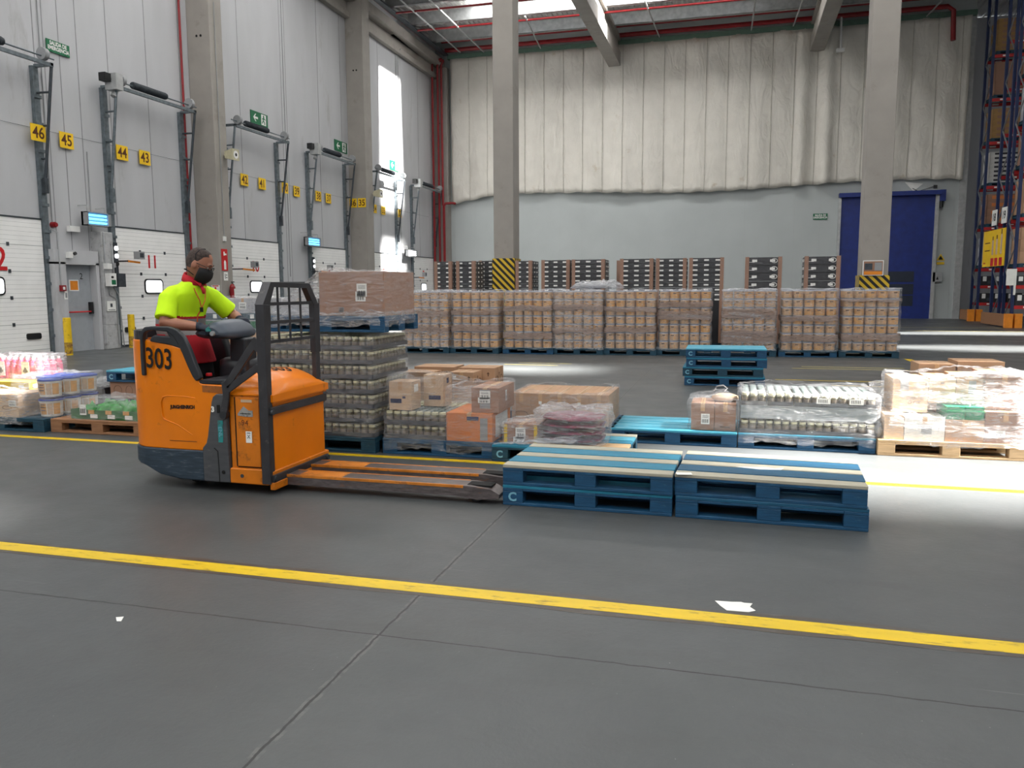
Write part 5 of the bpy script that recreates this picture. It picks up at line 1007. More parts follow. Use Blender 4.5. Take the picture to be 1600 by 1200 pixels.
# ================================================================ pallet racks
LV = ['lowest', 'second lowest', 'third lowest', 'fourth', 'fifth', 'sixth', 'seventh', 'eighth']
M_gold = mat('gold_brown_carton', (164, 128, 78), .7)
M_dstr = mat('striped_carton', (196, 196, 192), .6)
def rack(desc, x0, y0, depth, zs, bw, stock):
    top = 14.2
    for b in range(2):
        x = x0+b*(bw+.1); t = thing('rack_frame', 'blue upright frame at the %s end of the %s' % (('left', 'right')[b], desc), 'rack frame', (x+.05, y0+depth/2, 0), 0)
        for yy in (y0, y0+depth-.1): g = MB(); g.box(x, x+.1, yy, yy+.1, 0, top); g.build('post', M_rackb, parent=t)
        z = .3; k = 0
        while z+1.0 < top:
            g = MB(); a, c = (y0+.08, y0+depth-.08) if k % 2 else (y0+depth-.08, y0+.08); g.bar((x+.05, a, z), (x+.05, c, z+.9), .03, .04, up=(1, 0, 0)); z += .9; k += 1; g.build('brace', M_rackz, parent=t)
    xa, xb = x0+.1, x0+(bw+.1)
    for k, z in enumerate(zs):
        for yy, s in ((y0, 'front'), (y0+depth-.05, 'rear')):
            g = MB(); g.box(xa, xb, yy, yy+.05, z-.13, z); g.box(xa+.3, xa+.55, yy-.004, yy, z-.09, z-.03, 1)
            tag(g.build('rack_beam', [M_rackr, M_paper], at=((xa+xb)/2, yy, z)), '%s red beam of the %s level, %s' % (s, LV[k], desc), 'rack beam')
        if k >= len(stock) or stock[k] is None: continue
        H_ = (zs[k+1]-z if k+1 < len(zs) else 1.9)-.2; what, m, m2, n, fr = stock[k]
        if what == 'bin':
            for q in range(5):
                w = (bw-.1)/5; xx = xa+.04+q*w; hh = H_*.75
                g = MB(); g.box(xx, xx+w-.04, y0+.03, y0+.6, z+.001, z+hh, 0); g.box(xx+.06, xx+.2, y0+.02, y0+.03, z+hh*.45, z+hh*.95, 1); g.box(xx+.25, xx+.38, y0+.022, y0+.03, z+hh*.2, z+hh*.5, 2)
                tag(g.build('picking_bin', [M_crate, M_paper, M_steel_d], at=(xx+w/2, y0+.3, z)), 'dark picking bin with white tickets, %s from left, %s level, %s' % (NTH[q], LV[k], desc), 'bin')
            continue
        w = (bw-.3)/2; hh = (H_-.15)*fr; xx = xa+.06
        make_pallet('pallet on the %s level of the %s' % (LV[k], desc), (xx+w/2, y0+depth/2, z+.001), 0, M_pblued, [M_pblued]*5, L_=w, W=depth, full=False)
        for i in range(n):
            g = MB(); za, zb = z+.147+hh*i/n, z+.147+hh*(i+.985)/n; g.box(xx+.03, xx+w-.03, y0+.05, y0+depth-.05, za, zb, 0)
            if m2: g.box(xx+.2, xx+w-.08, y0+.045, y0+.05, za+(zb-za)*.35, za+(zb-za)*.8, 1)
            tag(g.build('carton', [m, m2 or m], at=(xx+w/2, y0+depth/2, za)), '%s, %s up, %s level of the %s' % (what, ORD[i], LV[k], desc), 'carton')
B_ = ('bin', 0, 0, 0, 0)
rack('far rack', 10.35, 39.6, 1.1, [.81, 1.56, 2.31, 4.08, 5.83, 7.7, 9.5, 11.3], 2.7, [B_, B_, ('pale wrapped carton', M_greycarton, None, 3, .85), ('brown carton with orange front', M_card4, M_card3, 4, .9), ('striped black and white carton', M_dstr, M_crate, 7, .85), ('yellow brown carton', M_gold, M_card4, 5, .85), ('plain grey brown carton', M_card4, None, 1, .95), ('yellow brown top carton', M_gold, M_card4, 6, .85)])
rack('near rack', 9.87, 33.4, 1.1, [.81, 1.55, 2.2, 4.0, 5.8, 7.4, 9.1], 2.7, [B_, B_, ('brown carton', M_card, None, 3, .9), ('tan carton', M_card, M_card2, 3, .85), ('brown wrapped carton', M_card4, None, 2, .85), ('grey wrapped carton', M_greycarton, None, 2, .9), ('white wrapped carton', M_greycarton, M_paper, 2, .8)])
rack('rear twin of the near rack', 9.87, 34.9, 1.1, [.81, 1.55, 2.2, 4.0, 5.8, 7.4, 9.1, 10.9], 2.7, [])
for y, x, lab in ((39.2, 10.3, 'far rack by the blue door'), (33.0, 9.95, 'near rack')):
    t = thing('end_guard', 'wooden end guard with orange posts, foot of the '+lab, 'barrier', (x-.2, y+.3, 0))
    g = MB(); g.box(x-.3, x-.22, y+.3, y+3.2 if lab == 'near rack' else y+1.6, .05, .5); g.build('planks', M_woodd, parent=t)
    for xx in (x-.33, x-.02): g = MB(); g.box(xx, xx+.24, y+.05, y+.28, 0, .52); g.build('guard_post', M_guardo, parent=t)
# yellow promo sign on the rack end
X = 9.87; g = MB(); g.box(X-.03, X, 34.5, 37.2, 2.3, 3.72, 0)
for yy, hh in ((34.9, .95), (35.45, .75), (35.95, .72)):
    g.box(X-.036, X-.03, yy-.2, yy+.16, 2.32, 2.62, 1); g.box(X-.036, X-.03, yy-.12, yy+.08, 2.75, 2.75+hh*.8, 2); g.box(X-.038, X-.03, yy-.06, yy+.04, 2.75+hh*.8, 2.75+hh, 3)
g.box(X-.034, X-.03, 36.3, 36.95, 3.22, 3.26, 3); g.box(X-.034, X-.03, 36.3, 36.95, 2.92, 2.96, 3); g.box(X-.034, X-.03, 36.8, 37.05, 2.42, 2.47, 1)
tag(g.build('safety_banner', [M_yel, M_redp, M_card2, M_brown], at=(X, 35.8, 2.3)), 'yellow banner with figures and red blocks on the end of the near rack', 'sign')
for s, y, lab in (('18', 36.0, 'farther'), ('19', 34.8, 'nearer')):
    g = MB(); g.box(X-.03, X, y-.28, y+.28, 3.9, 4.5, 0); g.text(s, (X-.033, y, 4.2), -UY, UZ, .42, 1, bold=.01)
    tag(g.build('aisle_sign', [M_paper, M_dark], at=(X, y, 3.9)), '%s white aisle number plate above the yellow banner' % lab, 'sign')
g = MB(); g.box(9.9, 9.96, 33.32, 33.38, 1.2, 1.9, 0); g.box(9.65, 9.98, 33.36, 33.39, 1.55, 2.15, 0); tag(g.build('paper_list', M_paper, at=(9.8, 33.38, 1.5)), 'white printed list hanging on the front of the near rack', 'notice')
# ================================================================ ride-on pallet truck
YN, YF = 5.085, 5.895
tk = thing('pallet_truck', 'orange ride-on pallet truck marked 303 with grey skirt and long forks', 'pallet truck', (-3.8, 5.49, 0))
def part(g, nm, m, bevel=0.0, parent=None, lab=None, seg=2):
    o = g.build(nm, m, parent=parent or tk, bevel=bevel, seg=seg, at=tk.location)
    if parent: pass
    if lab: o['label'] = lab
    return o
def plan(off=0.0, xr=-3.585):
    """plan outline of the drive end, from the near right corner round the bulging left end to the far right corner"""
    pts = [(xr, YN-off), (-3.75, YN-off), (-3.9, YN-off), (-4.0, YN-off), (-4.1, YN+.002-off), (-4.2, YN+.012-off)]
    for a in range(0, 181, 12):
        t_ = R(a); pts.append((-4.24-(.33+off)*math.sin(t_)**.8, 5.49-(.395+off)*math.cos(t_)))
    pts += [(-4.2, YF-.012+off), (-4.1, YF+off), (-4.0, YF+off), (-3.9, YF+off), (-3.75, YF+off), (xr, YF+off)]
    return pts
def shell(off, th, zb, zt, nm, m, bevel=.012, xr=-3.585, dense=True):
    P = plan(off, xr); Q = plan(off-th, xr)
    if dense:
        def sub(L_): 
            o = []
            for i in range(len(L_)-1):
                a, b = L_[i], L_[i+1]; n = max(1, int(math.hypot(a[0]-b[0], a[1]-b[1])/.025)); o += [(a[0]+(b[0]-a[0])*k/n, a[1]+(b[1]-a[1])*k/n, (i+k/n)) for k in range(n)]
            return o+[(L_[-1][0], L_[-1][1], len(L_)-1)]
        S = sub(P); P = [(a, b) for a, b, c in S]; Q = [(Q[int(c)][0]+(Q[min(int(c)+1, len(Q)-1)][0]-Q[int(c)][0])*(c-int(c)), Q[int(c)][1]+(Q[min(int(c)+1, len(Q)-1)][1]-Q[int(c)][1])*(c-int(c))) for a, b, c in S]
    g = MB(); rings = []
    for (px, py), (qx, qy) in zip(P, Q): zz = zt(px) if py < 5.6 else min(.8, zt(px)); rings.append([(px, py, zb(px)), (px, py, zz), (qx, qy, zz), (qx, qy, zb(px))])
    g.rings(rings, 0, False); o = part(g, nm, m, bevel)
    return o
def interp(tab):
    def f(x):
        if x <= tab[0][0]: return tab[0][1]
        for (a, b), (c, d) in zip(tab, tab[1:]):
            if x <= c: return b+(d-b)*(x-a)/(c-a)
        return tab[-1][1]
    return f
zt = interp([(-4.6, 1.135), (-4.2, 1.128), (-3.945, 1.075), (-3.90, 1.0), (-3.845, .87), (-3.83, .835), (-3.80, .81), (-3.56, .805)])
zt2 = interp([(-4.6, 1.0), (-4.34, 1.0), (-4.3, 1.128), (-4.2, 1.128), (-3.945, 1.075), (-3.90, 1.0), (-3.845, .87), (-3.83, .835), (-3.80, .81), (-3.56, .805)])
shell(0.0, .07, lambda x: .30, zt, 'body_shell', M_orange, .014)
shell(.012, .08, interp([(-4.6, .20), (-4.33, .16), (-4.2, .10), (-4.0, .075), (-3.58, .07)]), lambda x: .305, 'skirt', M_scuffb, .012)
# moulded recess line and side column
g = MB(); g.prism([(-3.80, .075), (-3.80, .33), (-3.765, .37), (-3.75, .42), (-3.705, .68), (-3.69, .72), (-3.66, .742), (-3.584, .742), (-3.572, .075)], YN-.024, YN+.02, 'y'); part(g, 'side_column', M_tgrey, .01, lab='worn grey side column')
g = MB(); g.prism([(-3.80, .075), (-3.80, .33), (-3.66, .742), (-3.584, .742), (-3.572, .075)], YF-.02, YF+.024, 'y'); part(g, 'side_column', M_tgrey, .01)
g = MB(); g.box(-3.655, -3.63, YN-.028, YN-.02, .60, .66, 0); g.cyl((-3.625, YN-.028, .155), (-3.625, YN-.02, .155), .014, 10, 0); g.text('3', (-3.69, YN-.026, .625), UX, UZ, .055, 1, bold=.003); part(g, 'column_marks', [M_dark, M_paper])
g = MB(); g.prism([(-3.655, .38), (-3.655, .545), (-3.61, .545), (-3.612, .44), (-3.618, .38)], YN-.0265, YN-.0245, 'y', 0); g.text('ENL', (-3.633, YN-.028, .46), (0.1, 0, -1), (1, 0, .1), .045, 1); part(g, 'teal_sticker', [mat('teal_sticker', (36, 140, 140), .5, dirt=(70, 80, 84), damt=.3, dscale=30), M_logo])
g = MB(); g.tube([(-3.695, YN-.026, .335), (-3.665, YN-.026, .31), (-3.66, YN-.026, .08)], .003, 5); part(g, 'panel_seam', M_dark)
# raised moulding line on the near side
def bead(pts, r, m, nm, yy=YN): g = MB(); g.tube([(a, yy, b) for a, b in pts], r, 8, 0); return part(g, nm, m)
bead([(-3.86, .70), (-3.95, .71), (-4.10, .712), (-4.145, .70), (-4.165, .66), (-4.16, .56), (-4.145, .53), (-4.02, .49), (-3.96, .455), (-3.9, .42)], .006, M_orange, 'body_moulding', YN+.004)
g = MB(); g.text('JUNGHEINRICH', (-3.97, YN-.0015, .630), (1, 0, .02), UZ, .036, 0, bold=.0022, sx=.84); part(g, 'maker_lettering', M_dark)
g = MB(); g.text('303', (-4.155, YN+.0, .985), (1, 0, -.05), UZ, .215, 0, sx=.75, bold=.0035, ext=.004); part(g, 'fleet_number', M_dark)['label'] = 'black fleet number 303'
g = MB(); g.prism([(-3.79, .75), (-3.79, .80), (-3.60, .795), (-3.60, .745)], YN-.0025, YN-.0015, 'y'); part(g, 'glue_patch', mat('glue_patch', (160, 92, 30), .6, dirt=(110, 70, 36), damt=.35, dscale=40))
g = MB(); g.box(-4.10, -3.86, YN-.002, YN-.001, .368, .372); g.box(-4.3, -4.26, YN+.03, YN+.033, .39, .393); part(g, 'scratch', M_brown)
# backrest hoop and pads
g = MB()
def band(pts, w, y0, y1, m=0):
    n = len(pts); L1 = []; L2 = []
    for i, p in enumerate(pts):
        a = Vector(pts[max(i-1, 0)]); b = Vector(pts[min(i+1, n-1)]); d = (b-a).normalized(); nn = Vector((-d.y, d.x)); ww = w[i] if isinstance(w, list) else w
        L1.append(Vector(p)+nn*ww/2); L2.append(Vector(p)-nn*ww/2)
    rings = [[(a.x, y0, a.y), (b.x, y0, b.y), (b.x, y1, b.y), (a.x, y1, a.y)] for a, b in zip(L1, L2)]; g.rings(rings, m, False)
hoop = [(-4.30, .86), (-4.302, 1.0), (-4.298, 1.15), (-4.285, 1.19), (-4.26, 1.213), (-4.2, 1.22), (-4.06, 1.215), (-4.0, 1.19), (-3.955, 1.14), (-3.91, 1.05), (-3.87, .95), (-3.835, .875), (-3.815, .84)]
band(hoop, [.03, .03, .03, .033, .035, .03, .04, .06, .075, .075, .07, .065, .05], YN-.012, YN+.03); part(g, 'backrest_hoop', M_tblack, .01)
g = MB(); g.prism([(-4.235, 1.12), (-4.215, 1.155), (-4.19, 1.168), (-4.06, 1.162), (-4.085, 1.20), (-4.02, 1.21), (-3.95, 1.14), (-3.91, 1.06), (-3.96, 1.07), (-4.05, 1.095)], YN-.004, YN+.03, 'y'); part(g, 'backrest_pad', M_tblack, .012)
g = MB()
for a in range(14, 167, 8):
    t0, t1 = R(a), R(a+8); rr = [[(-4.24-(s)*math.sin(t)**.8, 5.49-(q)*math.cos(t), z) for s, q, z in ((.32, .385, 1.13), (.32, .385, 1.2), (.26, .32, 1.2), (.26, .32, 1.13))] for t in (t0, t1)]; g.rings(rr, 0, False)
part(g, 'rear_rim', M_tblack, .006)
# floor, ledge, console
g = MB(); g.prism([(p[0], p[1]) for p in plan(-.07)], .18, .22, 'z'); part(g, 'platform', M_tblack)
g = MB(); g.box(-3.66, -3.58, YN+.06, YF-.06, .22, .80); part(g, 'bulkhead', M_tblack, .01)
g = MB(); g.prism([(-3.825, .808), (-3.815, .84), (-3.6, .845), (-3.585, .81)], YN+.004, YN+.42, 'y'); part(g, 'arm_ledge', M_tblack, .006, lab='dark grey padded ledge')
g = MB(); g.rings([[(-3.78+s*.19*math.cos(a), 5.62+s*.2*math.sin(a), z) for a in [q*math.pi/10 for q in range(20)]] for s, z in ((1, .6), (1, .90), (.96, .95), (.8, .965))]); part(g, 'dash_bowl', M_tblack)
g = MB(); g.prism([(-3.80, .84), (-3.79, 1.14), (-3.645, 1.13), (-3.65, .84)], 5.44, 5.60, 'y'); part(g, 'steering_column', M_tblack, .02)
g = MB(); g.prism([(-4.26, .3), (-4.26, 1.10), (-4.2, 1.15), (-4.06, 1.13), (-3.98, .86), (-3.95, .3)], 5.74, 5.83, 'y'); part(g, 'knee_pad', M_tblack, .03)
g = MB(); g.lathe((-3.885, 5.3, .846), [(.024, 0), (.024, .012), (.02, .022)], 12); part(g, 'emergency_button', M_redp, lab='small red button')
prof = [(-4.045, 1.165), (-4.02, 1.195), (-3.95, 1.235), (-3.86, 1.272), (-3.78, 1.278), (-3.72, 1.25), (-3.665, 1.19), (-3.65, 1.155), (-3.665, 1.13), (-3.74, 1.12), (-3.95, 1.122), (-4.02, 1.138)]
g = MB(); rings = []
for y, s in ((5.235, .35), (5.25, .6), (5.30, .82), (5.38, .95), (5.49, 1), (5.60, .95), (5.68, .82), (5.73, .6), (5.745, .35)):
    rings.append([(-3.835+(x+3.83)*.86*(s**.6), 5.49+(y-5.49)*.9, 1.185+(z-1.185)*s) for x, z in prof])
g.rings(rings); part(g, 'tiller_head', M_slate)
g = MB(); g.cyl((-3.80, 5.262, 1.175), (-3.80, 5.24, 1.175), .018, 12); g.box(-3.9, -3.84, 5.4, 5.5, 1.26, 1.268); part(g, 'tiller_button', M_grey)
# chassis box
g = MB(); g.box(-3.57, -3.235, YN+.004, YF-.004, .09, .735); part(g, 'power_box', M_orange_w, .008)
g = MB(); g.box(-3.51, -3.315, YN-.010, YN+.01, .205, .72, 0); g.box(-3.515, -3.31, YN-.002, YN+.012, .195, .203, 1); g.box(-3.525, -3.515, YN-.003, YN+.012, .2, .72, 1); part(g, 'side_panel', [M_orange_w, M_dark], .004)
g = MB(); g.prism([(-3.575, .075), (-3.575, .19), (-3.30, .19), (-3.21, .18), (-3.215, .09), (-3.26, .072)], YN-.02, YF+.02, 'y'); part(g, 'chassis_foot', M_orange_w, .01)
g = MB(); g.cyl((-3.47, YN-.024, .135), (-3.47, YN-.018, .135), .014, 10); part(g, 'foot_bolt', M_steel_d)
g = MB(); g.prism([(-3.49, .585), (-3.49, .60), (-3.44, .655), (-3.40, .625), (-3.365, .625), (-3.365, .58), (-3.42, .578)], YN-.013, YN-.0105, 'y', 0); g.box(-3.47, -3.38, YN-.0135, YN-.0125, .598, .603, 1); part(g, 'worn_sticker', [mat('worn_sticker', (150, 150, 148), .5, dirt=(70, 60, 50), damt=.35, dscale=30), M_dark])
g = MB(); g.box(-3.43, -3.38, YN-.013, YN-.0105, .385, .47, 0); g.box(-3.42, -3.39, YN-.014, YN-.0125, .455, .46, 1); g.text('X', (-3.405, YN-.0135, .43), UX, UZ, .04, 1); part(g, 'white_sticker', [M_paper, M_dark])
g = MB(); g.text('94', (-3.435, YN-.0105, .53), UX, UZ, .06, 0); part(g, 'faded_number', M_brown)
g = MB(); g.box(-3.46, -3.37, YN-.013, YN-.0105, .685, .705); part(g, 'torn_label', M_card2)
g = MB(); g.box(-3.24, -3.222, YN+.03, YF-.03, .15, .68); part(g, 'load_panel', M_orange, .004, lab='large plain orange panel facing the forks')
# hood
g = MB(); nx, ny = 14, 22; vs = []
def hz(x, y):
    u = (x+3.40)/.2; v = (y-5.49)/.405; px = (1-.3*((u+.25)/.75)**2) if u < -.25 else max(0, 1-.93*((u+.25)/1.25)**2.2); return .742+.155*px*max(0, 1-abs(v)**3.2)**.6
for i in range(nx+1):
    for j in range(ny+1):
        x = -3.60+.405*i/nx; v = -1+2*j/ny; v = math.copysign(abs(v)**.7, v); y = 5.49+v*.412; vs.append((x, y, hz(x, y)))
g.add(vs, [(i*(ny+1)+j, (i+1)*(ny+1)+j, (i+1)*(ny+1)+j+1, i*(ny+1)+j+1) for i in range(nx) for j in range(ny)], 0, True)
lo = [(x, y, .735 if x < -3.25 else .69) for x, y, z in vs]
def edge(idx): 
    for a, b in zip(idx, idx[1:]): g.add([vs[a], vs[b], lo[b], lo[a]], [(0, 1, 2, 3)], 0, False)
edge([i*(ny+1) for i in range(nx+1)]); edge([nx*(ny+1)+j for j in range(ny+1)]); edge([i*(ny+1)+ny for i in range(nx, -1, -1)]); edge([j for j in range(ny, -1, -1)])
hd = g.build('hood', M_orange, parent=tk, fix=True)
g = MB(); g.box(-3.235, -3.205, YN+.005, YF-.005, .672, .735); part(g, 'hood_lip', M_orange, .006)
g = MB(); g.text('303', (0, 0, 0), UX, UY, .16, 0, bold=.003, ext=0)
g.v = [(-3.385+.9*(.30*a[0]*1.0-a[1]*.9)*.9, 5.50+(a[0]*.95+.25*a[1])*.9, 0) for a in g.v]; g.v = [(x, y, hz(x, y)+.003) for x, y, z in g.v]; part(g, 'fleet_number', M_dark)
g = MB(); g.v = []; g.box(-3.52, -3.46, 5.30, 5.40, .86, .905); part(g, 'hood_latch', M_dark)
# load guard
g2 = MB(); g2.prism([(5.035, .09), (5.10, .09), (5.10, 1.0), (5.125, 1.25), (5.125, 1.395), (5.035, 1.40)], -3.285, -3.215, 'x'); g2.prism([(5.035, 1.395), (5.125, 1.39), (5.195, 1.525), (5.15, 1.56)], -3.29, -3.22, 'x'); g2.prism([(5.15, 1.56), (5.19, 1.523), (5.69, 1.515), (5.73, 1.552)], -3.285, -3.235, 'x'); g2.prism([(5.73, 1.552), (5.68, 1.515), (5.775, 1.39), (5.85, 1.395)], -3.285, -3.235, 'x'); g2.box(-3.285, -3.235, 5.79, 5.87, 1.0, 1.395); g2.box(-3.28, -3.24, 5.80, 5.865, .15, 1.0)
part(g2, 'guard_frame', M_frame, .005)
for y in (5.28, 5.44, 5.60): g = MB(); g.cyl((-3.25, y, 1.12), (-3.25, y, 1.53), .009, 8); part(g, 'guard_bar', M_frame)
for z in (1.40, 1.265, 1.125): g = MB(); g.box(-3.258, -3.242, 5.1, 5.82, z-.012, z+.012); part(g, 'guard_rail', M_frame)
g = MB(); g.bar((-3.29, YN-.03, 1.15), (-3.565, YN-.03, .80), .02, .055, m=0); g.bar((-3.29, YN-.03, .95), (-3.555, YN-.03, .775), .02, .05, m=0); g.prism([(-3.60, .83), (-3.545, .85), (-3.53, .80), (-3.56, .62), (-3.575, .56), (-3.61, .58), (-3.615, .64), (-3.59, .72)], YN-.04, YN-.02, 'y'); g.prism([(-3.33, 1.08), (-3.25, 1.2), (-3.25, 1.0), (-3.28, 1.05)], YN-.04, YN-.02, 'y'); g.prism([(-3.33, .93), (-3.25, 1.0), (-3.25, .85), (-3.31, .92)], YN-.04, YN-.02, 'y'); part(g, 'side_brace', M_frame, .004)
g = MB(); g.cyl((-3.595, YN-.045, .59), (-3.595, YN, .59), .03, 12); part(g, 'brace_mount', M_tblack)
for z, zb in ((.645, .60), (.145, .10)): g = MB(); g.box(-3.222, -3.196, YN-.03, YF-.02, zb, zb+.055); part(g, 'guard_cross_rail', M_frame, .004)
for q_ in ((YN-.02, .62), (YN-.01, .13), (YF-.04, .13)): g = MB(); g.cyl((-3.2, *q_), (-3.185, *q_), .02, 8); part(g, 'rail_bolt', M_steel_d)
g = MB(); g.box(-3.23, -3.19, 5.05, 5.9, .045, .10); part(g, 'fork_carriage', M_orange_w, .006)
# forks
for y0 in (5.225, 5.585):
    g = MB(); y1 = y0+.175
    g.prism([(-3.22, .05), (-3.22, .125), (-1.75, .125), (-1.60, .11), (-1.535, .075), (-1.54, .045), (-1.70, .03), (-1.85, .05)], y0, y1, 'y', 0); g.box(-3.22, -1.8, y0-.002, y0+.012, .108, .127, 1); g.box(-3.22, -1.8, y1-.012, y1+.002, .108, .127, 1); g.box(-3.1, -2.75, y0+.02, y1-.02, .1255, .1265, 1); f = part(g, 'fork', [M_fork, M_forko], .003)
    g = MB(); g.box(-1.78, -1.60, y0+.035, y1-.035, .115, .128); q = part(g, 'roller_slot', M_dark, parent=f); q.parent = f
    g = MB(); g.cyl((-1.72, y0+.04, .04), (-1.72, y1-.04, .04), .038, 14); q = part(g, 'load_roller', M_black, parent=f)
g = MB(); g.cyl((-4.05, 5.3, .075), (-4.05, 5.38, .075), .075, 18); part(g, 'wheel', M_black)
g = MB(); g.cyl((-4.05, 5.6, .075), (-4.05, 5.68, .075), .075, 18); part(g, 'wheel', M_black)
# ================================================================ driver
TH = R(-12); F = Vector((math.cos(TH), math.sin(TH), 0)); Lf = Vector((-math.sin(TH), math.cos(TH), 0))
dr = thing('person', 'person in yellow and red polo, black mask and navy gloves driving the orange truck', 'person', (-4.2, 5.48, .22))
def ell(c, w, d, n=24, tilt=0.0, pw=1.0, l=None, f=None):
    l = l or Lf; f = f or F; out = []
    for k in range(n):
        a = 2*math.pi*k/n; ca, sa = math.cos(a), math.sin(a); ca = math.copysign(abs(ca)**pw, ca); sa = math.copysign(abs(sa)**pw, sa)
        p = Vector(c)+l*(w*ca)+f*(d*sa); p.z += tilt*d*sa; out.append(p)
    return out
SR, ER, WR = Vector((-4.205, 5.295, 1.462)), Vector((-4.18, 5.20, 1.255)), Vector((-3.925, 5.262, 1.225))
SL, EL, WL = Vector((-4.095, 5.645, 1.462)), Vector((-4.00, 5.80, 1.30)), Vector((-3.86, 5.70, 1.265))
HC = Vector((-4.035, 5.45, 1.705))      # head centre
TY, TP = R(17), R(27)                  # head yaw and downward pitch
Hm = Matrix.Rotation(TY, 3, 'Z') @ Matrix.Rotation(TP, 3, 'Y')
def H(x, y, z): return HC + Hm @ Vector((x, y, z))
# hand: palm and five curled fingers; wr wrist, d hand direction, up back-of-hand normal, side thumb side
def hand(g, wr, d, up, thumb, infl=0.0, spread=1.0):
    d = d.normalized(); up = (up-d*up.dot(d)).normalized(); s = d.cross(up).normalized(); s = s if s.dot(thumb) > 0 else -s
    rings = []
    for t_, w, th in ((-.02, .026, .021), (.01, .029, .021), (.04, .038, .02), (.075, .042, .018), (.092, .038, .014)):
        rings.append([wr+d*t_+s*((w+infl)*math.cos(a))+up*((th+infl*.7)*math.sin(a)) for a in [k*math.pi/8 for k in range(16)]])
    g.rings(rings)
    for i, (ln, off) in enumerate(((.068, .030), (.078, .010), (.072, -.011), (.058, -.030))):
        p0 = wr+d*.078+s*off; b = [p0-d*.015]; cur = p0; ang = 0; seg_ = [ln*.42, ln*.32, ln*.26]; b.append(cur)
        for q, sg in enumerate(seg_):
            ang += R((32, 42, 34)[q]+i*4); cur = cur+(d*math.cos(ang)-up*math.sin(ang)+s*(.06*(1.5-i)*spread))*sg; b.append(cur)
        rr = [.0105, .0102, .0095, .0088, .0072]; g.tube(b, [r_+infl for r_ in rr], 10)
    tb = [wr+d*.018+s*.02, wr+d*.04+s*.044-up*.008, wr+d*.066+s*.055-up*.022, wr+d*.088+s*.048-up*.036]; g.tube(tb, [r_+infl for r_ in (.014, .0125, .011, .0085)], 10)
dR = Vector((.97, .0, -.12)); dL = Vector((.80, -.58, -.10)); upv = Vector((.15, -.25, 1))
# body skin: head, neck, torso core, arms, hands, legs as one surface
g = MB(); n = 24
hr = []
for z, w, f0, b0 in ((.115, .03, .03, .035), (.105, .055, .055, .06), (.08, .07, .078, .085), (.04, .077, .09, .098), (0, .077, .093, .10), (-.03, .074, .093, .093), (-.06, .066, .09, .075), (-.085, .056, .086, .055), (-.105, .042, .078, .035), (-.12, .025, .068, .01)):
    hr.append([H(((f0 if math.cos(a) > 0 else b0)*math.cos(a)), w*math.sin(a), z) for a in [2*math.pi*k/n for k in range(n)]])
g.rings(hr)
g.tube([H(-.025, 0, -.03), Vector((-4.09, 5.462, 1.60)), Vector((-4.125, 5.468, 1.53))], [.055, .056, .075], 16)
g.rings([[H(.085, .011*math.cos(a), .012+.012*math.sin(a)) for a in (0, 1.57, 3.14, 4.71)], [H(.105, .015*math.cos(a), -.015+.015*math.sin(a)) for a in (0, 1.57, 3.14, 4.71)], [H(.085, .012*math.cos(a), -.035+.008*math.sin(a)) for a in (0, 1.57, 3.14, 4.71)]])   # nose
g.tube([H(.082, -.045, .024), H(.092, -.022, .03), H(.094, 0, .026), H(.092, .022, .03), H(.082, .045, .024)], .009, 8)     # brow
for s in (-1, 1): g.rings([[H(-.005+.022*math.cos(a)*q, s*(.074+dd), -.008+.034*math.sin(a)*q) for a in [k*math.pi/6 for k in range(12)]] for q, dd in ((.7, -.006), (1, .006), (.9, .013), (.4, .015))])   # ears
body = [(.42, (-4.2, 5.5), .10, .09), (.95, (-4.19, 5.5), .14, .10), (1.2, (-4.265, 5.49), .14, .10), (1.42, (-4.195, 5.475), .15, .09), (1.47, (-4.16, 5.47), .13, .08), (1.56, (-4.115, 5.465), .06, .055)]
g.rings([ell((c[0], c[1], z), w, d) for z, c, w, d in body[1:]])
for S, E_, W_ in ((SR, ER, WR), (SL, EL, WL)):
    g.tube([S, S.lerp(E_, .5), E_, E_.lerp(W_, .3), E_.lerp(W_, .7), W_], [.055, .052, .047, .048, .040, .031], 14)
hand(g, WR, dR, upv, Vector((0, 1, 0))); hand(g, WL, dL, upv, Vector((0, -1, 0)))
for s in (-1, 1):
    hp = Vector((-4.19, 5.5, .95))+Lf*s*.085; kn = Vector((-4.16, 5.49, .62))+Lf*s*.10+F*.03; an = Vector((-4.2, 5.49, .30))+Lf*s*.11; g.tube([hp, kn, an], [.085, .062, .045], 14); g.tube([an, an-UZ*.04+F*.03, an-UZ*.04+F*.14], [.045, .04, .03], 12)
skin = remesh(g, 'body', [M_skin], dr, .0075, 2)
# hair, eyes, brows
g = MB(); hh = []
for z, w, f0, b0 in ((.121, .03, .02, .04), (.112, .06, .045, .066), (.085, .0755, .07, .092), (.05, .081, .05, .104), (.01, .0815, .02, .106), (-.025, .079, -.01, .099), (-.05, .07, -.03, .082)):
    hh.append([H((f0 if math.cos(a) > 0 else b0)*math.cos(a) if f0 > 0 or math.cos(a) < 0 else f0*math.cos(a), (w if z > -.02 else w*.97)*math.sin(a), z) for a in [2*math.pi*k/28 for k in range(28)]])
g.rings(hh); o = g.build('hair', M_hair, parent=dr); o['label'] = 'very short dark hair'
g = MB()
for s in (-1, 1):
    c = H(.083, s*.031, .006); g.add([c+Hm @ Vector((.006*math.cos(b)*math.cos(a), .014*math.cos(b)*math.sin(a), .007*math.sin(b))) for b in (-1.2, -.4, .4, 1.2) for a in [k*math.pi/4 for k in range(8)]], [(i*8+k, i*8+(k+1) % 8, (i+1)*8+(k+1) % 8, (i+1)*8+k) for i in range(3) for k in range(8)], 0, True)
    g.tube([H(.091, s*.05, .030), H(.097, s*.03, .036), H(.098, s*.012, .032)], .004, 6, 1)
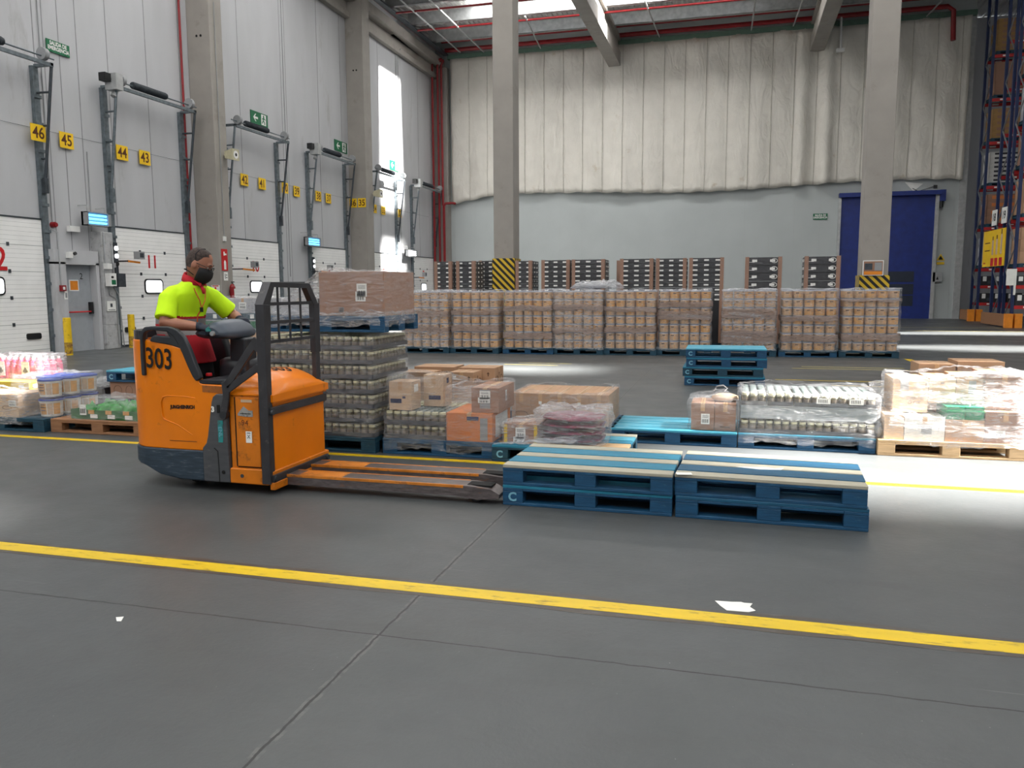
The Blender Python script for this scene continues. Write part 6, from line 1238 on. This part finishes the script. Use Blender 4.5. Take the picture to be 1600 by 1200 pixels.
g.build('eyes_and_brows', [M_paper, M_hair], parent=dr)
# mask
g = MB(); mr = []
for z, w, f0 in ((.002, .040, .108), (-.015, .058, .124), (-.045, .066, .130), (-.075, .062, .126), (-.10, .05, .112), (-.122, .035, .09)):
    mr.append([H(f0*math.cos(a)**.8 if abs(a) < 1.5 else 0.0, w*1.22*math.sin(a), z-.006*math.cos(a)) for a in [R(-78+156*k/16) for k in range(17)]])
g.add([p for r_ in mr for p in r_], [(i*17+k, i*17+k+1, (i+1)*17+k+1, (i+1)*17+k) for i in range(5) for k in range(16)], 0, True)
for s in (-1, 1):
    g.tube([H(.03, s*.07, -.01), H(-.01, s*.081, .03), H(-.03, s*.079, .07), H(-.02, s*.06, .108), H(-.01, s*.02, .124), H(-.01, 0, .125)], .0038, 6); g.tube([H(.02, s*.074, -.085), H(-.03, s*.07, -.075), H(-.07, s*.05, -.08), H(-.085, 0, -.085)], .0038, 6)
o = g.build('face_mask', M_mask, parent=dr); so = o.modifiers.new('s', 'SOLIDIFY'); so.thickness = .004
g = MB()
for s in (-1, 1):
    g.tube([H(.108-.006*abs(math.cos(a)), s*.034+.024*math.cos(a), .004+.015*math.sin(a)) for a in [k*math.pi/8 for k in range(17)]], .0025, 6); g.tube([H(.103, s*.058, .01), H(.06, s*.079, .012), H(0, s*.084, .01)], .0028, 6)
g.tube([H(.108, -.010, .006), H(.11, 0, .009), H(.108, .010, .006)], .0025, 6)
g.build('glasses', M_black, parent=dr)
# polo
def polo_m(p):
    z = p.z
    a = (p-Vector((-4.2, 5.49, 0))); lx = a.dot(Lf)
    if z > 1.305: return 0
    if 1.285 < z: return 1
    if 1.235 < z <= 1.285: return 2
    if 1.155 < z <= 1.205: return 2
    return 1
g = MB()
tor = [(.925, (-4.185, 5.5), .20, .15), (.93, (-4.185, 5.5), .203, .153), (1.05, (-4.225, 5.5), .203, .158), (1.2, (-4.265, 5.49), .197, .155), (1.32, (-4.245, 5.48), .20, .15), (1.42, (-4.195, 5.475), .20, .14), (1.475, (-4.155, 5.47), .185, .12), (1.53, (-4.13, 5.468), .13, .098), (1.575, (-4.11, 5.464), .08, .078)]
g.rings([ell((c[0], c[1], z), w, d, 32, pw=.9) for z, c, w, d in tor])
for S, E_ in ((SR, ER), (SL, EL)):
    ctr = Vector((-4.145, 5.47, 1.515)); g.tube([ctr.lerp(S, .3), ctr.lerp(S, .8), S.lerp(E_, .12), S.lerp(E_, .4), S.lerp(E_, .78), S.lerp(E_, .84)], [.06, .068, .074, .073, .079, .08], 20)
pol = remesh(g, 'polo_shirt', [M_hivis, M_jred, M_refl], dr, .009, 3, None)
for p in pol.data.polygons:
    c = p.center+dr.location; side = None
    onarm = False
    for S, E_ in ((SR, ER), (SL, EL)):
        t_ = (c-S).dot(E_-S)/(E_-S).length_squared
        if t_ > .15 and ((c-S)-(E_-S)*t_).length < .085 and c.z > 1.25: onarm = True
    p.material_index = 0 if onarm else polo_m(c-Vector((0, 0, 0))+Vector((0, 0, .06*(c-Vector((-4.2, 5.49, c.z))).dot(F))))
pol['label'] = 'fluorescent yellow polo, red below, with grey reflective bands'
g = MB()
for dz, rr, tl in ((0, .082, .0),):
    rings = []
    cc = Vector((-4.105, 5.464, 1.575))
    for w, d, z, in ((.086, .082, -.012), (.078, .076, .018), (.066, .066, .045), (.064, .064, .045), (.074, .072, .015)): rings.append(ell(cc+UZ*z+F*(.02*(z)), w, d, 28, tilt=-.35))
    g.rings(rings, cap=False)
g.tube([cc+F*.082+UZ*-.035, cc+F*.10+UZ*-.065, cc+F*.11+UZ*-.10], [.012, .014, .010], 8)
for s in (-1, 1): g.add([cc+F*.065+Lf*s*.03+UZ*.02, cc+F*.098+Lf*s*.008+UZ*-.012, cc+F*.11+Lf*s*.03+UZ*-.045, cc+F*.07+Lf*s*.062+UZ*-.0], [(0, 1, 2, 3)], 0)
o = g.build('collar', M_jred, parent=dr); o['label'] = 'red collar'; so = o.modifiers.new('s', 'SOLIDIFY'); so.thickness = .004
g = MB(); ch = lambda l_, z: Vector((-4.17, 5.475, z))+Lf*l_+F*(interp([(1.2, .105), (1.3, .125), (1.42, .139), (1.5, .125), (1.6, .085)])(z)+.012)-Vector((.03, 0, 0))*(1 if z < 1.35 else 0)
g.tube([ch(.07, 1.57), ch(.055, 1.5), ch(.03, 1.42), ch(.0, 1.36)], .004, 6); g.tube([ch(-.06, 1.57), ch(-.05, 1.5), ch(-.02, 1.42), ch(.0, 1.36)], .004, 6); g.tube([ch(.0, 1.36), ch(-.005, 1.30), ch(0, 1.24)], .005, 6); g.box(*[q for c_, e_ in zip(ch(0, 1.35), (.01, .008, .018)) for q in (c_-e_, c_+e_)], 1)
g.build('lanyard', [M_lan, M_black], parent=dr)
# trousers
g = MB(); g.rings([ell((-4.19, 5.5, z), w, d) for z, w, d in ((.82, .16, .12), (.93, .175, .135), (1.0, .175, .135))])
for s in (-1, 1):
    hp = Vector((-4.19, 5.5, .93))+Lf*s*.085; kn = Vector((-4.16, 5.49, .62))+Lf*s*.10+F*.03; an = Vector((-4.2, 5.49, .31))+Lf*s*.11; g.tube([hp, kn, an], [.10, .078, .07], 16)
remesh(g, 'trousers', [M_trou], dr, .012, 2)
for s in (-1, 1):
    an = Vector((-4.2, 5.49, .26))+Lf*s*.11; g = MB(); g.rings([[an+F*(x)+Lf*(w*math.cos(a))+UZ*(-.038+max(0, hh_*math.sin(a)) if math.sin(a) > 0 else -.038) for a in [k*math.pi/8 for k in range(16)]] for x, w, hh_ in ((-.09, .03, .06), (-.06, .045, .10), (0, .05, .11), (.08, .052, .07), (.15, .048, .05), (.18, .03, .03))]); g.build('shoe', M_shoe, parent=dr)
# gloves
for wr, d, th, nm in ((WR, dR, Vector((0, 1, 0)), 'near'), (WL, dL, Vector((0, -1, 0)), 'far')):
    g = MB(); hand(g, wr, d, upv, th, .0035); dd = d.normalized(); g.tube([wr-dd*.035, wr, wr+dd*.02], [.035, .034, .034], 14)
    tw = wr+dd*.075
    o = remesh(g, 'glove', [M_glove, M_glove_t, M_refl], dr, .0055, 1, None)
    for p in o.data.polygons:
        c = p.center+dr.location; 
        if nm == 'near' and (c-wr).dot(dd) > .088 and c.z > wr.z-.035 and c.y < wr.y-.0: p.material_index = 1
        if (c-wr).dot(dd) < -.027: p.material_index = 2
